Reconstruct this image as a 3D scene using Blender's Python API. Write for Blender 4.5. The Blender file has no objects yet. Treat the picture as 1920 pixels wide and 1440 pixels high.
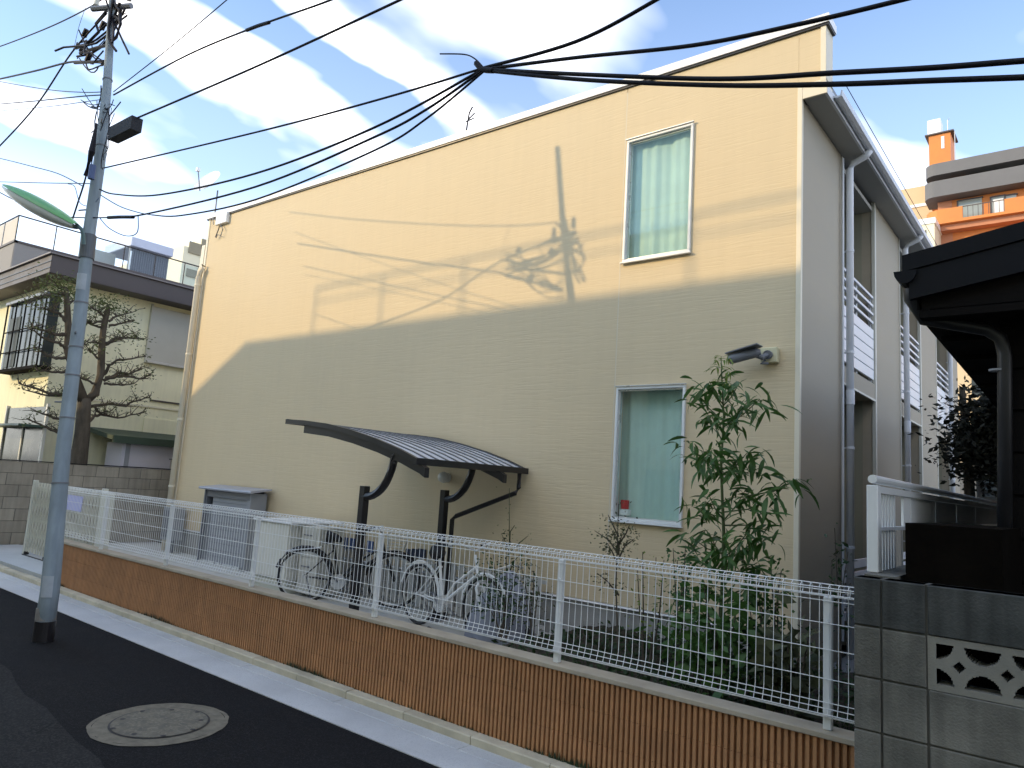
import bpy, math, random
import numpy as np
from mathutils import Vector, Matrix
random.seed(7)
SC = bpy.context.scene
COL = SC.collection
R = math.radians

# ------------------------------------------------------------------ camera
CAM = Vector((0, 0, 1.6)); F = 1353.534
YAW, PITCH, ROLL = R(39.0247), R(7.9788), R(3.6888)
cy, sy, cp, sp = math.cos(YAW), math.sin(YAW), math.cos(PITCH), math.sin(PITCH)
FW = Vector((-sy*cp, cy*cp, sp)); RT = Vector((cy, sy, 0)); UP = RT.cross(FW)
RG = math.cos(ROLL)*RT + math.sin(ROLL)*UP; UG = -math.sin(ROLL)*RT + math.cos(ROLL)*UP
cam = bpy.data.cameras.new('camera'); cam.sensor_width = 36; cam.lens = 36*F/1920
cam.clip_end = 2000; cam.clip_start = 0.05
camo = bpy.data.objects.new('camera', cam); COL.objects.link(camo)
m = Matrix.Identity(4)
for i, v in enumerate((RG, UG, -FW)):
    for j in range(3): m[j][i] = v[j]
for j in range(3): m[j][3] = CAM[j]
camo.matrix_world = m; SC.camera = camo

# ------------------------------------------------------------------ light
SUN_EL, SUN_AZ = R(20), R(39.6)       # the sun stands behind the camera, to its left
sdir = Vector((-math.sin(SUN_AZ)*math.cos(SUN_EL), -math.cos(SUN_AZ)*math.cos(SUN_EL), math.sin(SUN_EL)))
sl = bpy.data.lights.new('sun', 'SUN'); sl.energy = 2.0; sl.angle = R(0.5); sl.color = (0.80, 0.58, 0.30)
so = bpy.data.objects.new('sun', sl); COL.objects.link(so); so.location = sdir*60
so.rotation_euler = sdir.to_track_quat('Z', 'Y').to_euler()
W = bpy.data.worlds.new('World'); SC.world = W; W.use_nodes = True
nt = W.node_tree; nt.nodes.clear()
def N(nt, typ, **kw):
    n = nt.nodes.new(typ)
    for k, v in kw.items():
        if k.startswith('i_'):
            n.inputs[int(k[2:])].default_value = v
        else: setattr(n, k, v)
    return n
def MA(nt, op, a, b=0.0, clamp=False):
    n = nt.nodes.new('ShaderNodeMath'); n.operation = op; n.use_clamp = clamp
    for i, v in enumerate((a, b)):
        if isinstance(v, (int, float)): n.inputs[i].default_value = v
        else: nt.links.new(v, n.inputs[i])
    return n.outputs[0]
def ramp(nt, v, pts):
    n = nt.nodes.new('ShaderNodeValToRGB'); cr = n.color_ramp
    while len(cr.elements) < len(pts): cr.elements.new(0.5)
    for e, (p, c) in zip(cr.elements, pts):
        e.position = p; e.color = (c, c, c, 1) if isinstance(c, (int, float)) else (*c, 1)
    if v is not None: nt.links.new(v, n.inputs[0])
    return n.outputs[0]
def mixc(nt, fac, a, b, typ='MIX'):
    n = nt.nodes.new('ShaderNodeMixRGB'); n.blend_type = typ
    for i, v in enumerate((fac, a, b)):
        if isinstance(v, (int, float)): n.inputs[i].default_value = v
        elif isinstance(v, tuple): n.inputs[i].default_value = (*v, 1)
        else: nt.links.new(v, n.inputs[i])
    return n.outputs[0]
sky = N(nt, 'ShaderNodeTexSky', sky_type='NISHITA', sun_disc=False, sun_elevation=SUN_EL,
        sun_rotation=math.atan2(sdir.x, sdir.y), air_density=1.0, dust_density=0.6, ozone_density=2.2)
tc = N(nt, 'ShaderNodeTexCoord')
sx = N(nt, 'ShaderNodeSeparateXYZ'); nt.links.new(tc.outputs['Generated'], sx.inputs[0])
den = MA(nt, 'ADD', MA(nt, 'MAXIMUM', sx.outputs[2], 0.0), 0.12)
u_ = MA(nt, 'DIVIDE', sx.outputs[0], den); v_ = MA(nt, 'DIVIDE', sx.outputs[1], den)
cb = N(nt, 'ShaderNodeCombineXYZ')
nt.links.new(MA(nt, 'MULTIPLY', u_, 1.7), cb.inputs[0]); nt.links.new(MA(nt, 'MULTIPLY', v_, 1.0), cb.inputs[1])
no = N(nt, 'ShaderNodeTexNoise'); no.inputs['Scale'].default_value = 1.9; no.inputs['Detail'].default_value = 5; no.inputs['Roughness'].default_value = 0.42
no.inputs['Distortion'].default_value = 0.25
nt.links.new(cb.outputs[0], no.inputs['Vector'])
no2 = N(nt, 'ShaderNodeTexNoise'); no2.inputs['Scale'].default_value = 1.3; no2.inputs['Detail'].default_value = 4; no2.inputs['Roughness'].default_value = 0.45
nt.links.new(cb.outputs[0], no2.inputs['Vector'])
uw = MA(nt, 'ADD', u_, MA(nt, 'MULTIPLY', MA(nt, 'SUBTRACT', no.outputs[0], 0.5), 0.34))
vw = MA(nt, 'ADD', v_, MA(nt, 'MULTIPLY', MA(nt, 'SUBTRACT', no2.outputs[0], 0.5), 0.5))
def streak(u0, wu, v0, wv, amp, tilt=0.0):
    du = MA(nt, 'DIVIDE', MA(nt, 'SUBTRACT', MA(nt, 'SUBTRACT', uw, u0), MA(nt, 'MULTIPLY', MA(nt, 'SUBTRACT', v_, v0), tilt)), wu)
    dv = MA(nt, 'DIVIDE', MA(nt, 'SUBTRACT', vw, v0), wv)
    q = MA(nt, 'ADD', MA(nt, 'MULTIPLY', du, du), MA(nt, 'MULTIPLY', dv, dv))
    return MA(nt, 'MULTIPLY', MA(nt, 'POWER', 2.718, MA(nt, 'MULTIPLY', q, -1.0)), amp)
tot = MA(nt, 'MULTIPLY', ramp(nt, no2.outputs[0], [(0.40, 0.0), (0.78, 1.0)]), 0.75)
for st in ((-1.31, .078, .62, .40, 1.25, -.02), (-1.04, .062, .80, .34, 1.3, -.12), (-.70, .16, .75, .35, .75, .1), (-.26, .13, 1.75, .28, .55, .3),
           (-1.80, .08, .45, .5, .5, 0), (.45, .15, .9, .6, 1.0, .2), (.95, .12, .2, .7, 1.0, .1), (-.3, .13, -.9, .7, 1.0, .1), (-1.2, .15, -.9, .6, 1.0, .1), (.6, .2, -1.1, .6, 1.0, .1)):
    tot = MA(nt, 'ADD', tot, streak(*st))
cl = ramp(nt, MA(nt, 'MULTIPLY', tot, MA(nt, 'ADD', MA(nt, 'MULTIPLY', no.outputs[0], 1.1), 0.42)), [(0.26, 0.0), (1.05, 1.0)])
hz = ramp(nt, sx.outputs[2], [(0.05, 0.88), (0.22, 0.46), (0.36, 0.16), (0.7, 0.03)])
fac = MA(nt, 'MAXIMUM', cl, hz, clamp=True)
skt = mixc(nt, 1.0, sky.outputs[0], (0.39, 0.80, 1.08), 'MULTIPLY')
skc = mixc(nt, MA(nt, 'MULTIPLY', fac, 0.95), skt, (11.4, 10.9, 10.5))
bg = N(nt, 'ShaderNodeBackground'); bg.inputs[1].default_value = 0.15
nt.links.new(skc, bg.inputs[0])
wo = N(nt, 'ShaderNodeOutputWorld'); nt.links.new(bg.outputs[0], wo.inputs[0])
SC.view_settings.view_transform = 'Standard'; SC.view_settings.look = 'None'
SC.view_settings.gamma = 1; SC.view_settings.use_curve_mapping = False
SC.view_settings.exposure = 1.0

# ------------------------------------------------------------------ helpers
def ray(x, y): return RG*((x-960)/F) - UG*((y-720)/F) + FW
def onY(x, y, c): d = ray(x, y); return CAM + d*(c/d.y)
def onX(x, y, c): d = ray(x, y); return CAM + d*(c/d.x)
def onZ(x, y, c): d = ray(x, y); return CAM + d*((c-1.6)/d.z)

MATS = {}
def mat(name, col, rough=0.7, var=0.08, scale=3.0, bump=0.0, bscale=60.0, metal=0.0, spec=0.4, col2=None,
        rnd=0.0, stretch=(1, 1, 1), trans=0.0, bdist=0.004, streak=0.0):
    if name in MATS: return MATS[name]
    mm = bpy.data.materials.new(name); mm.use_nodes = True; t = mm.node_tree
    b = t.nodes['Principled BSDF']; b.inputs['Roughness'].default_value = rough
    b.inputs['Metallic'].default_value = metal; b.inputs['Specular IOR Level'].default_value = spec
    g = N(t, 'ShaderNodeNewGeometry')
    mp = N(t, 'ShaderNodeMapping'); mp.inputs['Scale'].default_value = stretch
    t.links.new(g.outputs['Position'], mp.inputs[0])
    n1 = N(t, 'ShaderNodeTexNoise'); n1.inputs['Scale'].default_value = scale; n1.inputs['Detail'].default_value = 8; n1.inputs['Roughness'].default_value = 0.62
    t.links.new(mp.outputs[0], n1.inputs['Vector'])
    lo = tuple(c*(1-var) for c in col); hi = tuple(min(1, c*(1+var)) for c in col)
    if col2: lo = col2; hi = col
    c = ramp(t, n1.outputs[0], [(0.32, lo), (0.68, hi)])
    if streak:
        mp2 = N(t, 'ShaderNodeMapping'); mp2.inputs['Scale'].default_value = (9, 9, 0.6)
        t.links.new(g.outputs['Position'], mp2.inputs[0])
        n2 = N(t, 'ShaderNodeTexNoise'); n2.inputs['Scale'].default_value = 1.6; n2.inputs['Detail'].default_value = 5
        t.links.new(mp2.outputs[0], n2.inputs['Vector'])
        c = mixc(t, 1.0, c, ramp(t, n2.outputs[0], [(0.35, 1-streak), (0.62, 1.0)]), 'MULTIPLY')
    if rnd:
        oi = N(t, 'ShaderNodeObjectInfo')
        c = mixc(t, 1.0, c, ramp(t, oi.outputs['Random'], [(0.0, 1-rnd), (1.0, 1.0)]), 'MULTIPLY')
    t.links.new(c, b.inputs['Base Color'])
    r = ramp(t, n1.outputs[0], [(0.3, max(0.02, rough-0.08)), (0.7, min(1, rough+0.08))])
    t.links.new(r, b.inputs['Roughness'])
    if bump:
        n3 = N(t, 'ShaderNodeTexNoise'); n3.inputs['Scale'].default_value = bscale; n3.inputs['Detail'].default_value = 6
        t.links.new(mp.outputs[0], n3.inputs['Vector'])
        bp = N(t, 'ShaderNodeBump'); bp.inputs['Strength'].default_value = bump; bp.inputs['Distance'].default_value = bdist
        t.links.new(n3.outputs[0], bp.inputs['Height']); t.links.new(bp.outputs[0], b.inputs['Normal'])
    if trans:
        tb = N(t, 'ShaderNodeBsdfTranslucent'); t.links.new(c, tb.inputs[0])
        mx = N(t, 'ShaderNodeMixShader'); mx.inputs[0].default_value = trans
        t.links.new(b.outputs[0], mx.inputs[1]); t.links.new(tb.outputs[0], mx.inputs[2])
        t.links.new(mx.outputs[0], t.nodes['Material Output'].inputs[0])
    MATS[name] = mm; return mm

def glassmat(name, tint=(0.9, 0.95, 0.95), refl=1.45):
    mm = bpy.data.materials.new(name); mm.use_nodes = True; t = mm.node_tree; t.nodes.clear()
    o = N(t, 'ShaderNodeOutputMaterial'); tr = N(t, 'ShaderNodeBsdfTransparent'); tr.inputs[0].default_value = (*tint, 1)
    gl = N(t, 'ShaderNodeBsdfGlossy'); gl.inputs['Roughness'].default_value = 0.03
    fr = N(t, 'ShaderNodeFresnel'); fr.inputs[0].default_value = refl
    mx = N(t, 'ShaderNodeMixShader')
    ge = N(t, 'ShaderNodeNewGeometry')
    t.links.new(MA(t, 'MULTIPLY', fr.outputs[0], MA(t, 'SUBTRACT', 1.0, ge.outputs['Backfacing'])), mx.inputs[0]); t.links.new(tr.outputs[0], mx.inputs[1]); t.links.new(gl.outputs[0], mx.inputs[2])
    t.links.new(mx.outputs[0], o.inputs[0]); return mm

class MB:
    def __init__(s): s.v = []; s.f = []
    def add(s, vs, fs):
        o = len(s.v); s.v += [tuple(v) for v in vs]; s.f += [tuple(i+o for i in f) for f in fs]; return s
    def box(s, x0, y0, z0, x1, y1, z1, b=0.0):
        if x1 < x0: x0, x1 = x1, x0
        if y1 < y0: y0, y1 = y1, y0
        if z1 < z0: z0, z1 = z1, z0
        b = min(b, (x1-x0)*.45, (y1-y0)*.45, (z1-z0)*.45)
        c = ((x0+x1)/2, (y0+y1)/2, (z0+z1)/2); h = ((x1-x0)/2, (y1-y0)/2, (z1-z0)/2)
        if b <= 0:
            vs = [(c[0]+i*h[0], c[1]+j*h[1], c[2]+k*h[2]) for i in (-1, 1) for j in (-1, 1) for k in (-1, 1)]
            return s.add(vs, [(0, 1, 3, 2), (4, 6, 7, 5), (0, 4, 5, 1), (2, 3, 7, 6), (0, 2, 6, 4), (1, 5, 7, 3)])
        idx = {}; vs = []
        for i in (-1, 1):
            for j in (-1, 1):
                for k in (-1, 1):
                    for a in range(3):
                        d = [h[0]-b, h[1]-b, h[2]-b]; d[a] = h[a]
                        idx[(i, j, k, a)] = len(vs); vs.append((c[0]+i*d[0], c[1]+j*d[1], c[2]+k*d[2]))
        fs = []
        for a in range(3):
            o1, o2 = [q for q in range(3) if q != a]
            for sg in (-1, 1):
                q = []
                for p1, p2 in ((-1, -1), (1, -1), (1, 1), (-1, 1)):
                    t = [0, 0, 0]; t[a] = sg; t[o1] = p1; t[o2] = p2; q.append(idx[(*t, a)])
                if (sg == 1) == (a == 1): q.reverse()
                fs.append(q)
        for a in range(3):
            o1, o2 = [q for q in range(3) if q != a]
            for p1 in (-1, 1):
                for p2 in (-1, 1):
                    t = [0, 0, 0]; t[o1] = p1; t[o2] = p2
                    lo_ = list(t); lo_[a] = -1; hi_ = list(t); hi_[a] = 1
                    fs.append((idx[(*lo_, o1)], idx[(*hi_, o1)], idx[(*hi_, o2)], idx[(*lo_, o2)]))
        for i in (-1, 1):
            for j in (-1, 1):
                for k in (-1, 1): fs.append(tuple(idx[(i, j, k, a)] for a in range(3)))
        return s.add(vs, fs)
    def prism(s, poly, axis, a0, a1):
        # poly: list of 2D points in the two other axes (in order), extruded along axis
        n = len(poly); vs = []
        for a in (a0, a1):
            for p in poly:
                q = list(p); q.insert(axis, a); vs.append(tuple(q))
        fs = [tuple(range(n)), tuple(range(2*n-1, n-1, -1))]
        for i in range(n): fs.append((i, i+n, (i+1) % n+n, (i+1) % n))
        return s.add(vs, fs)
    def tube(s, pts, r, n=8, caps=True):
        pts = [Vector(p) for p in pts]
        if not hasattr(r, '__len__'): r = [r]*len(pts)
        up = Vector((0.12, 0.31, 0.94)); o = len(s.v); vs = []
        for i, p in enumerate(pts):
            d = (pts[min(i+1, len(pts)-1)]-pts[max(i-1, 0)])
            if d.length < 1e-9: d = Vector((0, 0, 1))
            d.normalize()
            e = up if abs(d.dot(up)) < 0.95 else Vector((1, 0, 0))
            a = d.cross(e).normalized(); b = d.cross(a)
            for k in range(n):
                t = 2*math.pi*k/n+math.pi/n; vs.append(p+(a*math.cos(t)+b*math.sin(t))*r[i])
        fs = []
        for i in range(len(pts)-1):
            for k in range(n):
                fs.append((i*n+k, i*n+(k+1) % n, (i+1)*n+(k+1) % n, (i+1)*n+k))
        if caps: fs += [tuple(range(n-1, -1, -1)), tuple((len(pts)-1)*n+k for k in range(n))]
        return s.add(vs, fs)
    def disc(s, c, r0, r1, z0, z1, n=40, axis=2, wob=0.0):
        # ring/lathe between radii at heights
        vs = []
        for rr, zz in ((r0, z0), (r1, z1)):
            for k in range(n):
                t = 2*math.pi*k/n; q = rr*(1+wob*math.sin(5*t+1)+wob*math.sin(11*t)+wob*.6*math.sin(23*t))
                p = [q*math.cos(t), q*math.sin(t)]; p.insert(axis, zz); vs.append((c[0]+p[0], c[1]+p[1], c[2]+p[2]))
        return s.add(vs, [(k, (k+1) % n, (k+1) % n+n, k+n) for k in range(n)])
    def build(s, name, material, parent=None, label=None, kind=None, smooth=False, origin=None):
        vs = np.array(s.v, dtype=float)
        if parent is not None: o = wloc(parent); org = Vector((0, 0, 0)) if origin is None else Vector(origin)-o
        else:
            o = Vector((0, 0, 0))
            org = Vector(((vs[:, 0].min()+vs[:, 0].max())/2, (vs[:, 1].min()+vs[:, 1].max())/2, vs[:, 2].min())) if origin is None else Vector(origin)
        vs = vs-np.array(o+org)
        me = bpy.data.meshes.new(name); me.from_pydata(vs.tolist(), [], s.f); me.validate()
        if smooth: me.polygons.foreach_set('use_smooth', [True]*len(me.polygons))
        me.materials.append(material); me.update()
        ob = bpy.data.objects.new(name, me); COL.objects.link(ob); ob.location = org
        if parent is not None: ob.parent = parent
        if label: ob['label'] = label
        if kind: ob['kind'] = kind
        return ob
def wloc(o):
    l = Vector(o.location)
    while o.parent is not None: o = o.parent; l = l+o.location
    return l
def tag(o, label, cat, group=None):
    o['label'] = label; o['category'] = cat
    if group: o['group'] = group
    return o
def thing(name, label, cat, loc=(0, 0, 0), group=None):
    o = bpy.data.objects.new(name, None); COL.objects.link(o); o.location = loc; o.empty_display_size = 0.1
    return tag(o, label, cat, group)
def struct(mb, name, material): return mb.build(name, material, kind='structure')
def inst(me, name, parent, loc, rot=None, label=None, scale=None):
    o = bpy.data.objects.new(name, me); COL.objects.link(o); o.parent = parent
    o.location = Vector(loc)-wloc(parent)
    if rot: o.rotation_euler = rot
    if scale: o.scale = scale
    if label: o['label'] = label
    return o
def proto(mb, name, material, smooth=False):
    me = bpy.data.meshes.new(name); me.from_pydata(mb.v, [], mb.f); me.validate()
    if smooth: me.polygons.foreach_set('use_smooth', [True]*len(me.polygons))
    me.materials.append(material); me.update(); return me
def edit_normals(ob):
    pass
def panel_h(mb, axis, c0, c1, a0, a1, z0, z1, holes, top=None):
    """wall sheet perpendicular to `axis` (0=X,1=Y) from c0 (outer) to c1 (inner) with rectangular holes (a,z,a,z)"""
    As = sorted({a0, a1, *[h[0] for h in holes], *[h[2] for h in holes]}); Zs = sorted({z0, z1, *[h[1] for h in holes], *[h[3] for h in holes]})
    def P(a, z, c):
        if top and z == z1: z = top(a)
        return (a, c, z) if axis == 1 else (c, a, z)
    for i in range(len(As)-1):
        for j in range(len(Zs)-1):
            am, zm = (As[i]+As[i+1])/2, (Zs[j]+Zs[j+1])/2
            if any(h[0] < am < h[2] and h[1] < zm < h[3] for h in holes): continue
            for c in (c0, c1):
                mb.add([P(As[i], Zs[j], c), P(As[i+1], Zs[j], c), P(As[i+1], Zs[j+1], c), P(As[i], Zs[j+1], c)], [(0, 1, 2, 3)])
    for (x0, y0, x1, y1) in [(a0, z0, a1, z1)]+list(holes):
        q = [(x0, y0), (x1, y0), (x1, y1), (x0, y1)]
        for i in range(4):
            p, r = q[i], q[(i+1) % 4]
            mb.add([P(*p, c0), P(*r, c0), P(*r, c1), P(*p, c1)], [(0, 1, 2, 3)])
    return mb

# ------------------------------------------------------------------ materials
M_asph = mat('asphalt_new', (0.0105, 0.0108, 0.012), 0.85, 0.28, 2.5, 1.0, 260, bdist=0.004, spec=0.08)
M_asph2 = mat('asphalt_old', (0.024, 0.0245, 0.0245), 0.9, 0.35, 3.0, 1.0, 240, bdist=0.005, spec=0.08)
M_gut = mat('gutter_concrete', (0.54, 0.55, 0.55), 0.75, 0.12, 1.6, 0.4, 160, streak=0.0, rnd=0.06)
M_kerb = mat('kerb_concrete', (0.64, 0.58, 0.44), 0.85, 0.2, 4.0, 0.6, 150, col2=(0.44, 0.40, 0.30), rnd=0.1)
M_yard = mat('yard_concrete', (0.50, 0.49, 0.45), 0.85, 0.1, 1.3, 0.3, 150)
M_soil = mat('soil', (0.045, 0.036, 0.025), 0.95, 0.4, 6, 1.0, 60, bdist=0.02)
M_rib = mat('ribbed_block', (0.46, 0.235, 0.108), 0.85, 0.12, 7, 0.7, 140, rnd=0.08, streak=0.12)
M_mort = mat('dark_mortar', (0.07, 0.045, 0.03), 0.95, 0.2, 8)
M_cap = mat('cap_mortar', (0.40, 0.35, 0.27), 0.85, 0.15, 5, 0.4, 120)
M_white = mat('white_coated_metal', (0.72, 0.74, 0.74), 0.35, 0.04, 4, spec=0.5)
M_wire = mat('white_wire', (0.80, 0.82, 0.82), 0.4, 0.03, 4)
M_blk = mat('old_concrete_block', (0.23, 0.225, 0.195), 0.9, 0.25, 3.5, 0.9, 110, col2=(0.10, 0.10, 0.088), rnd=0.2, streak=0.3)
M_blk2 = mat('tan_concrete_block', (0.36, 0.33, 0.27), 0.9, 0.15, 2.5, 0.6, 60, rnd=0.2, streak=0.18)
M_joint = mat('joint_mortar', (0.09, 0.088, 0.078), 0.95, 0.2, 8)
M_trim = mat('cream_trim', (0.74, 0.68, 0.54), 0.5, 0.04, 3)
M_cop = mat('white_coping', (0.82, 0.83, 0.84), 0.35, 0.03, 3)
M_alu = mat('silver_aluminium', (0.62, 0.63, 0.62), 0.3, 0.04, 5, metal=0.4)
M_gut2 = mat('white_downpipe', (0.66, 0.68, 0.72), 0.4, 0.05, 3)
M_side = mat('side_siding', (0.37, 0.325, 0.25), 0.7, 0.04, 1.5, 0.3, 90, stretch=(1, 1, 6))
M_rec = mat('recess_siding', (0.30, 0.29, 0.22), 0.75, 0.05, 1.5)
M_soff = mat('soffit_board', (0.42, 0.42, 0.40), 0.6, 0.04, 2)
M_black = mat('dark_brown_metal', (0.014, 0.013, 0.015), 0.35, 0.2, 5)
M_poly = mat('grey_polycarbonate', (0.68, 0.70, 0.74), 0.3, 0.06, 2, spec=0.6, trans=0.15)
M_grey = mat('grey_steel', (0.16, 0.17, 0.19), 0.42, 0.06, 3)
M_grey2 = mat('light_grey_steel', (0.27, 0.285, 0.31), 0.45, 0.05, 3)
M_cream = mat('cream_steel', (0.66, 0.65, 0.58), 0.45, 0.04, 3)
M_base = mat('foundation_concrete', (0.30, 0.30, 0.29), 0.85, 0.1, 2, 0.3, 80)
M_pole = mat('pole_concrete', (0.27, 0.33, 0.375), 0.85, 0.14, 5, 0.6, 130, stretch=(1, 1, 0.5), streak=0.22)
M_rubber = mat('black_rubber', (0.012, 0.012, 0.014), 0.6, 0.2, 20)
M_cable = mat('black_cable', (0.006, 0.006, 0.011), 0.6, 0.2, 20, spec=0.25)
M_bark = mat('bark', (0.085, 0.072, 0.055), 0.95, 0.35, 12, 1.0, 60, stretch=(1, 1, 0.3), bdist=0.01)
M_stem = mat('green_stem', (0.07, 0.10, 0.035), 0.8, 0.3, 10)
M_leaf = mat('long_leaf', (0.10, 0.215, 0.05), 0.45, 0.3, 9, rnd=0.4, trans=0.3, col2=(0.05, 0.125, 0.025))
M_leaf2 = mat('yellow_green_leaf', (0.15, 0.22, 0.035), 0.5, 0.3, 9, trans=0.35)
M_leaf3 = mat('bush_leaf', (0.05, 0.10, 0.035), 0.55, 0.45, 11, trans=0.25, col2=(0.02, 0.05, 0.015))
M_leafd = mat('dull_leaf', (0.075, 0.085, 0.04), 0.7, 0.4, 11, trans=0.2)
M_dark = mat('dark_timber', (0.0065, 0.0055, 0.005), 0.85, 0.3, 5, 0.5, 60, spec=0.1)
M_drooft = mat('dark_roof_metal', (0.0055, 0.006, 0.008), 0.6, 0.2, 5, spec=0.15)
M_yel = mat('yellow_render', (0.88, 0.85, 0.60), 0.85, 0.05, 1.5, 0.4, 60, streak=0.06)
M_fas = mat('brown_fascia', (0.085, 0.072, 0.072), 0.55, 0.08, 2)
M_pvc = mat('pale_shutter', (0.52, 0.51, 0.44), 0.5, 0.03, 3)
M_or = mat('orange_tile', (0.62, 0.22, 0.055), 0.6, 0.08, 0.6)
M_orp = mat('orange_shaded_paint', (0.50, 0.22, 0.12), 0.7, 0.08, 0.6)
M_bg = mat('grey_balcony', (0.15, 0.15, 0.155), 0.75, 0.08, 0.5)
M_beige = mat('beige_wall', (0.62, 0.48, 0.30), 0.8, 0.06, 0.4)
M_crm = mat('cream_far_wall', (0.78, 0.74, 0.56), 0.8, 0.04, 0.4)
M_gp = mat('grey_parapet', (0.27, 0.255, 0.24), 0.8, 0.08, 0.8)
M_dglass = mat('dark_glass', (0.045, 0.055, 0.055), 0.15, 0.3, 2, spec=0.12)
M_curt = mat('aqua_curtain', (0.66, 0.86, 0.78), 0.9, 0.06, 3, trans=0.3)
M_red = mat('red_plastic', (0.50, 0.015, 0.018), 0.4, 0.1, 8)
M_blue = mat('blue_plate', (0.07, 0.11, 0.24), 0.5, 0.1, 8)
M_note = mat('blue_notice', (0.42, 0.44, 0.78), 0.7, 0.05, 8)
M_cover = mat('grey_cover_cloth', (0.22, 0.235, 0.28), 0.6, 0.1, 5, 0.3, 30)
M_lampg = mat('green_lamp_shell', (0.13, 0.36, 0.13), 0.35, 0.1, 4)
M_lampw = mat('lamp_diffuser', (0.62, 0.66, 0.66), 0.3, 0.05, 4)
M_lid = mat('manhole_iron_concrete', (0.165, 0.150, 0.112), 0.85, 0.35, 14, 1.0, 180, col2=(0.085, 0.08, 0.065))
M_moss = mat('moss', (0.035, 0.05, 0.022), 0.95, 0.4, 20)
G_win = glassmat('window_glass', (0.955, 0.985, 0.98), 1.6)
G_rail = glassmat('railing_glass', (0.86, 0.92, 0.95), 1.4)

# wall siding with fine horizontal grain
def siding():
    mm = mat('gable_siding', (0.65, 0.535, 0.35), 0.72, 0.03, 0.7, 0.0, streak=0.02)
    t = mm.node_tree; b = t.nodes['Principled BSDF']; g = [n for n in t.nodes if n.type == 'NEW_GEOMETRY'][0]
    mp = N(t, 'ShaderNodeMapping'); mp.inputs['Scale'].default_value = (1.6, 1, 34); t.links.new(g.outputs['Position'], mp.inputs[0])
    n = N(t, 'ShaderNodeTexNoise'); n.inputs['Scale'].default_value = 1.5; n.inputs['Detail'].default_value = 5; n.inputs['Distortion'].default_value = 0.6
    t.links.new(mp.outputs[0], n.inputs['Vector'])
    r_ = ramp(t, n.outputs[0], [(0.40, 0.0), (0.5, 1.0)])
    bp = N(t, 'ShaderNodeBump'); bp.inputs['Strength'].default_value = 0.24; bp.inputs['Distance'].default_value = 0.004
    t.links.new(r_, bp.inputs['Height']); t.links.new(bp.outputs[0], b.inputs['Normal'])
    old = b.inputs['Base Color'].links[0].from_socket
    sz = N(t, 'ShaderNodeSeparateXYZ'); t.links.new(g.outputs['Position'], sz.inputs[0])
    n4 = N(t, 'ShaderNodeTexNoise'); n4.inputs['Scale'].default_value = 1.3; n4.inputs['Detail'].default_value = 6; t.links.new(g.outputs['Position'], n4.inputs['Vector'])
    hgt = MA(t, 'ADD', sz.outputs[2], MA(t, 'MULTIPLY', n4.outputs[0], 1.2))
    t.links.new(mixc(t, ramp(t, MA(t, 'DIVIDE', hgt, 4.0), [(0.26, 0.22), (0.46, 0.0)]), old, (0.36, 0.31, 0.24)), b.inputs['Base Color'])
    return mm
M_sid = siding()

def speckle(mm, col, sc_, lo):
    t = mm.node_tree; b = t.nodes['Principled BSDF']; old = b.inputs['Base Color'].links[0].from_socket
    g = [n for n in t.nodes if n.type == 'NEW_GEOMETRY'][0]
    v = N(t, 'ShaderNodeTexVoronoi'); v.inputs['Scale'].default_value = sc_; t.links.new(g.outputs['Position'], v.inputs['Vector'])
    sep = N(t, 'ShaderNodeSeparateColor'); t.links.new(v.outputs['Color'], sep.inputs[0])
    f = ramp(t, sep.outputs[0], [(lo, 0.0), (1.0, 0.75)])
    t.links.new(mixc(t, f, old, col), b.inputs['Base Color'])
speckle(M_asph, (0.026, 0.027, 0.029), 130, 0.6); speckle(M_asph2, (0.05, 0.05, 0.049), 110, 0.5)
speckle(M_lid, (0.20, 0.185, 0.14), 70, 0.6); speckle(M_gut, (0.40, 0.41, 0.42), 170, 0.7)
# ------------------------------------------------------------------ ground
struct(MB().box(-400, -400, -1.0, 400, 400, -0.06), 'ground', mat('far_ground', (0.14, 0.13, 0.11), 0.9, 0.2, 0.2))
road = MB().box(-60, -4.6, -0.05, 30, 3.2, 0.0).build('road', M_asph, kind='structure')
# older lighter strip of asphalt along the near side of the trench
a, b_ = onZ(0, 1245, 0), onZ(190, 1440, 0)
dd = (b_-a).normalized(); nn = Vector((dd.y, -dd.x, 0))
pt = []
for k in range(0, 61):
    p = a+dd*(-12+k*0.35); p = p+nn*(0.02*math.sin(k*2.1)+0.015*math.sin(k*5.3)); pt.append(p)
mbp = MB(); vs = []
for p in pt: vs += [(p.x, p.y, 0.004), ((p+nn*-3.2).x, (p+nn*-3.2).y, 0.004)]
sgn = -1
vs = []
for p in pt:
    q = p+Vector((-1, -0.35, 0)).normalized()*3.0
    vs += [(p.x, p.y, 0.004), (q.x, max(q.y, -4.5), 0.004)]
mbp.add(vs, [(2*i, 2*i+2, 2*i+3, 2*i+1) for i in range(len(pt)-1)])
struct(mbp, 'road_patch', M_asph2)

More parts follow.
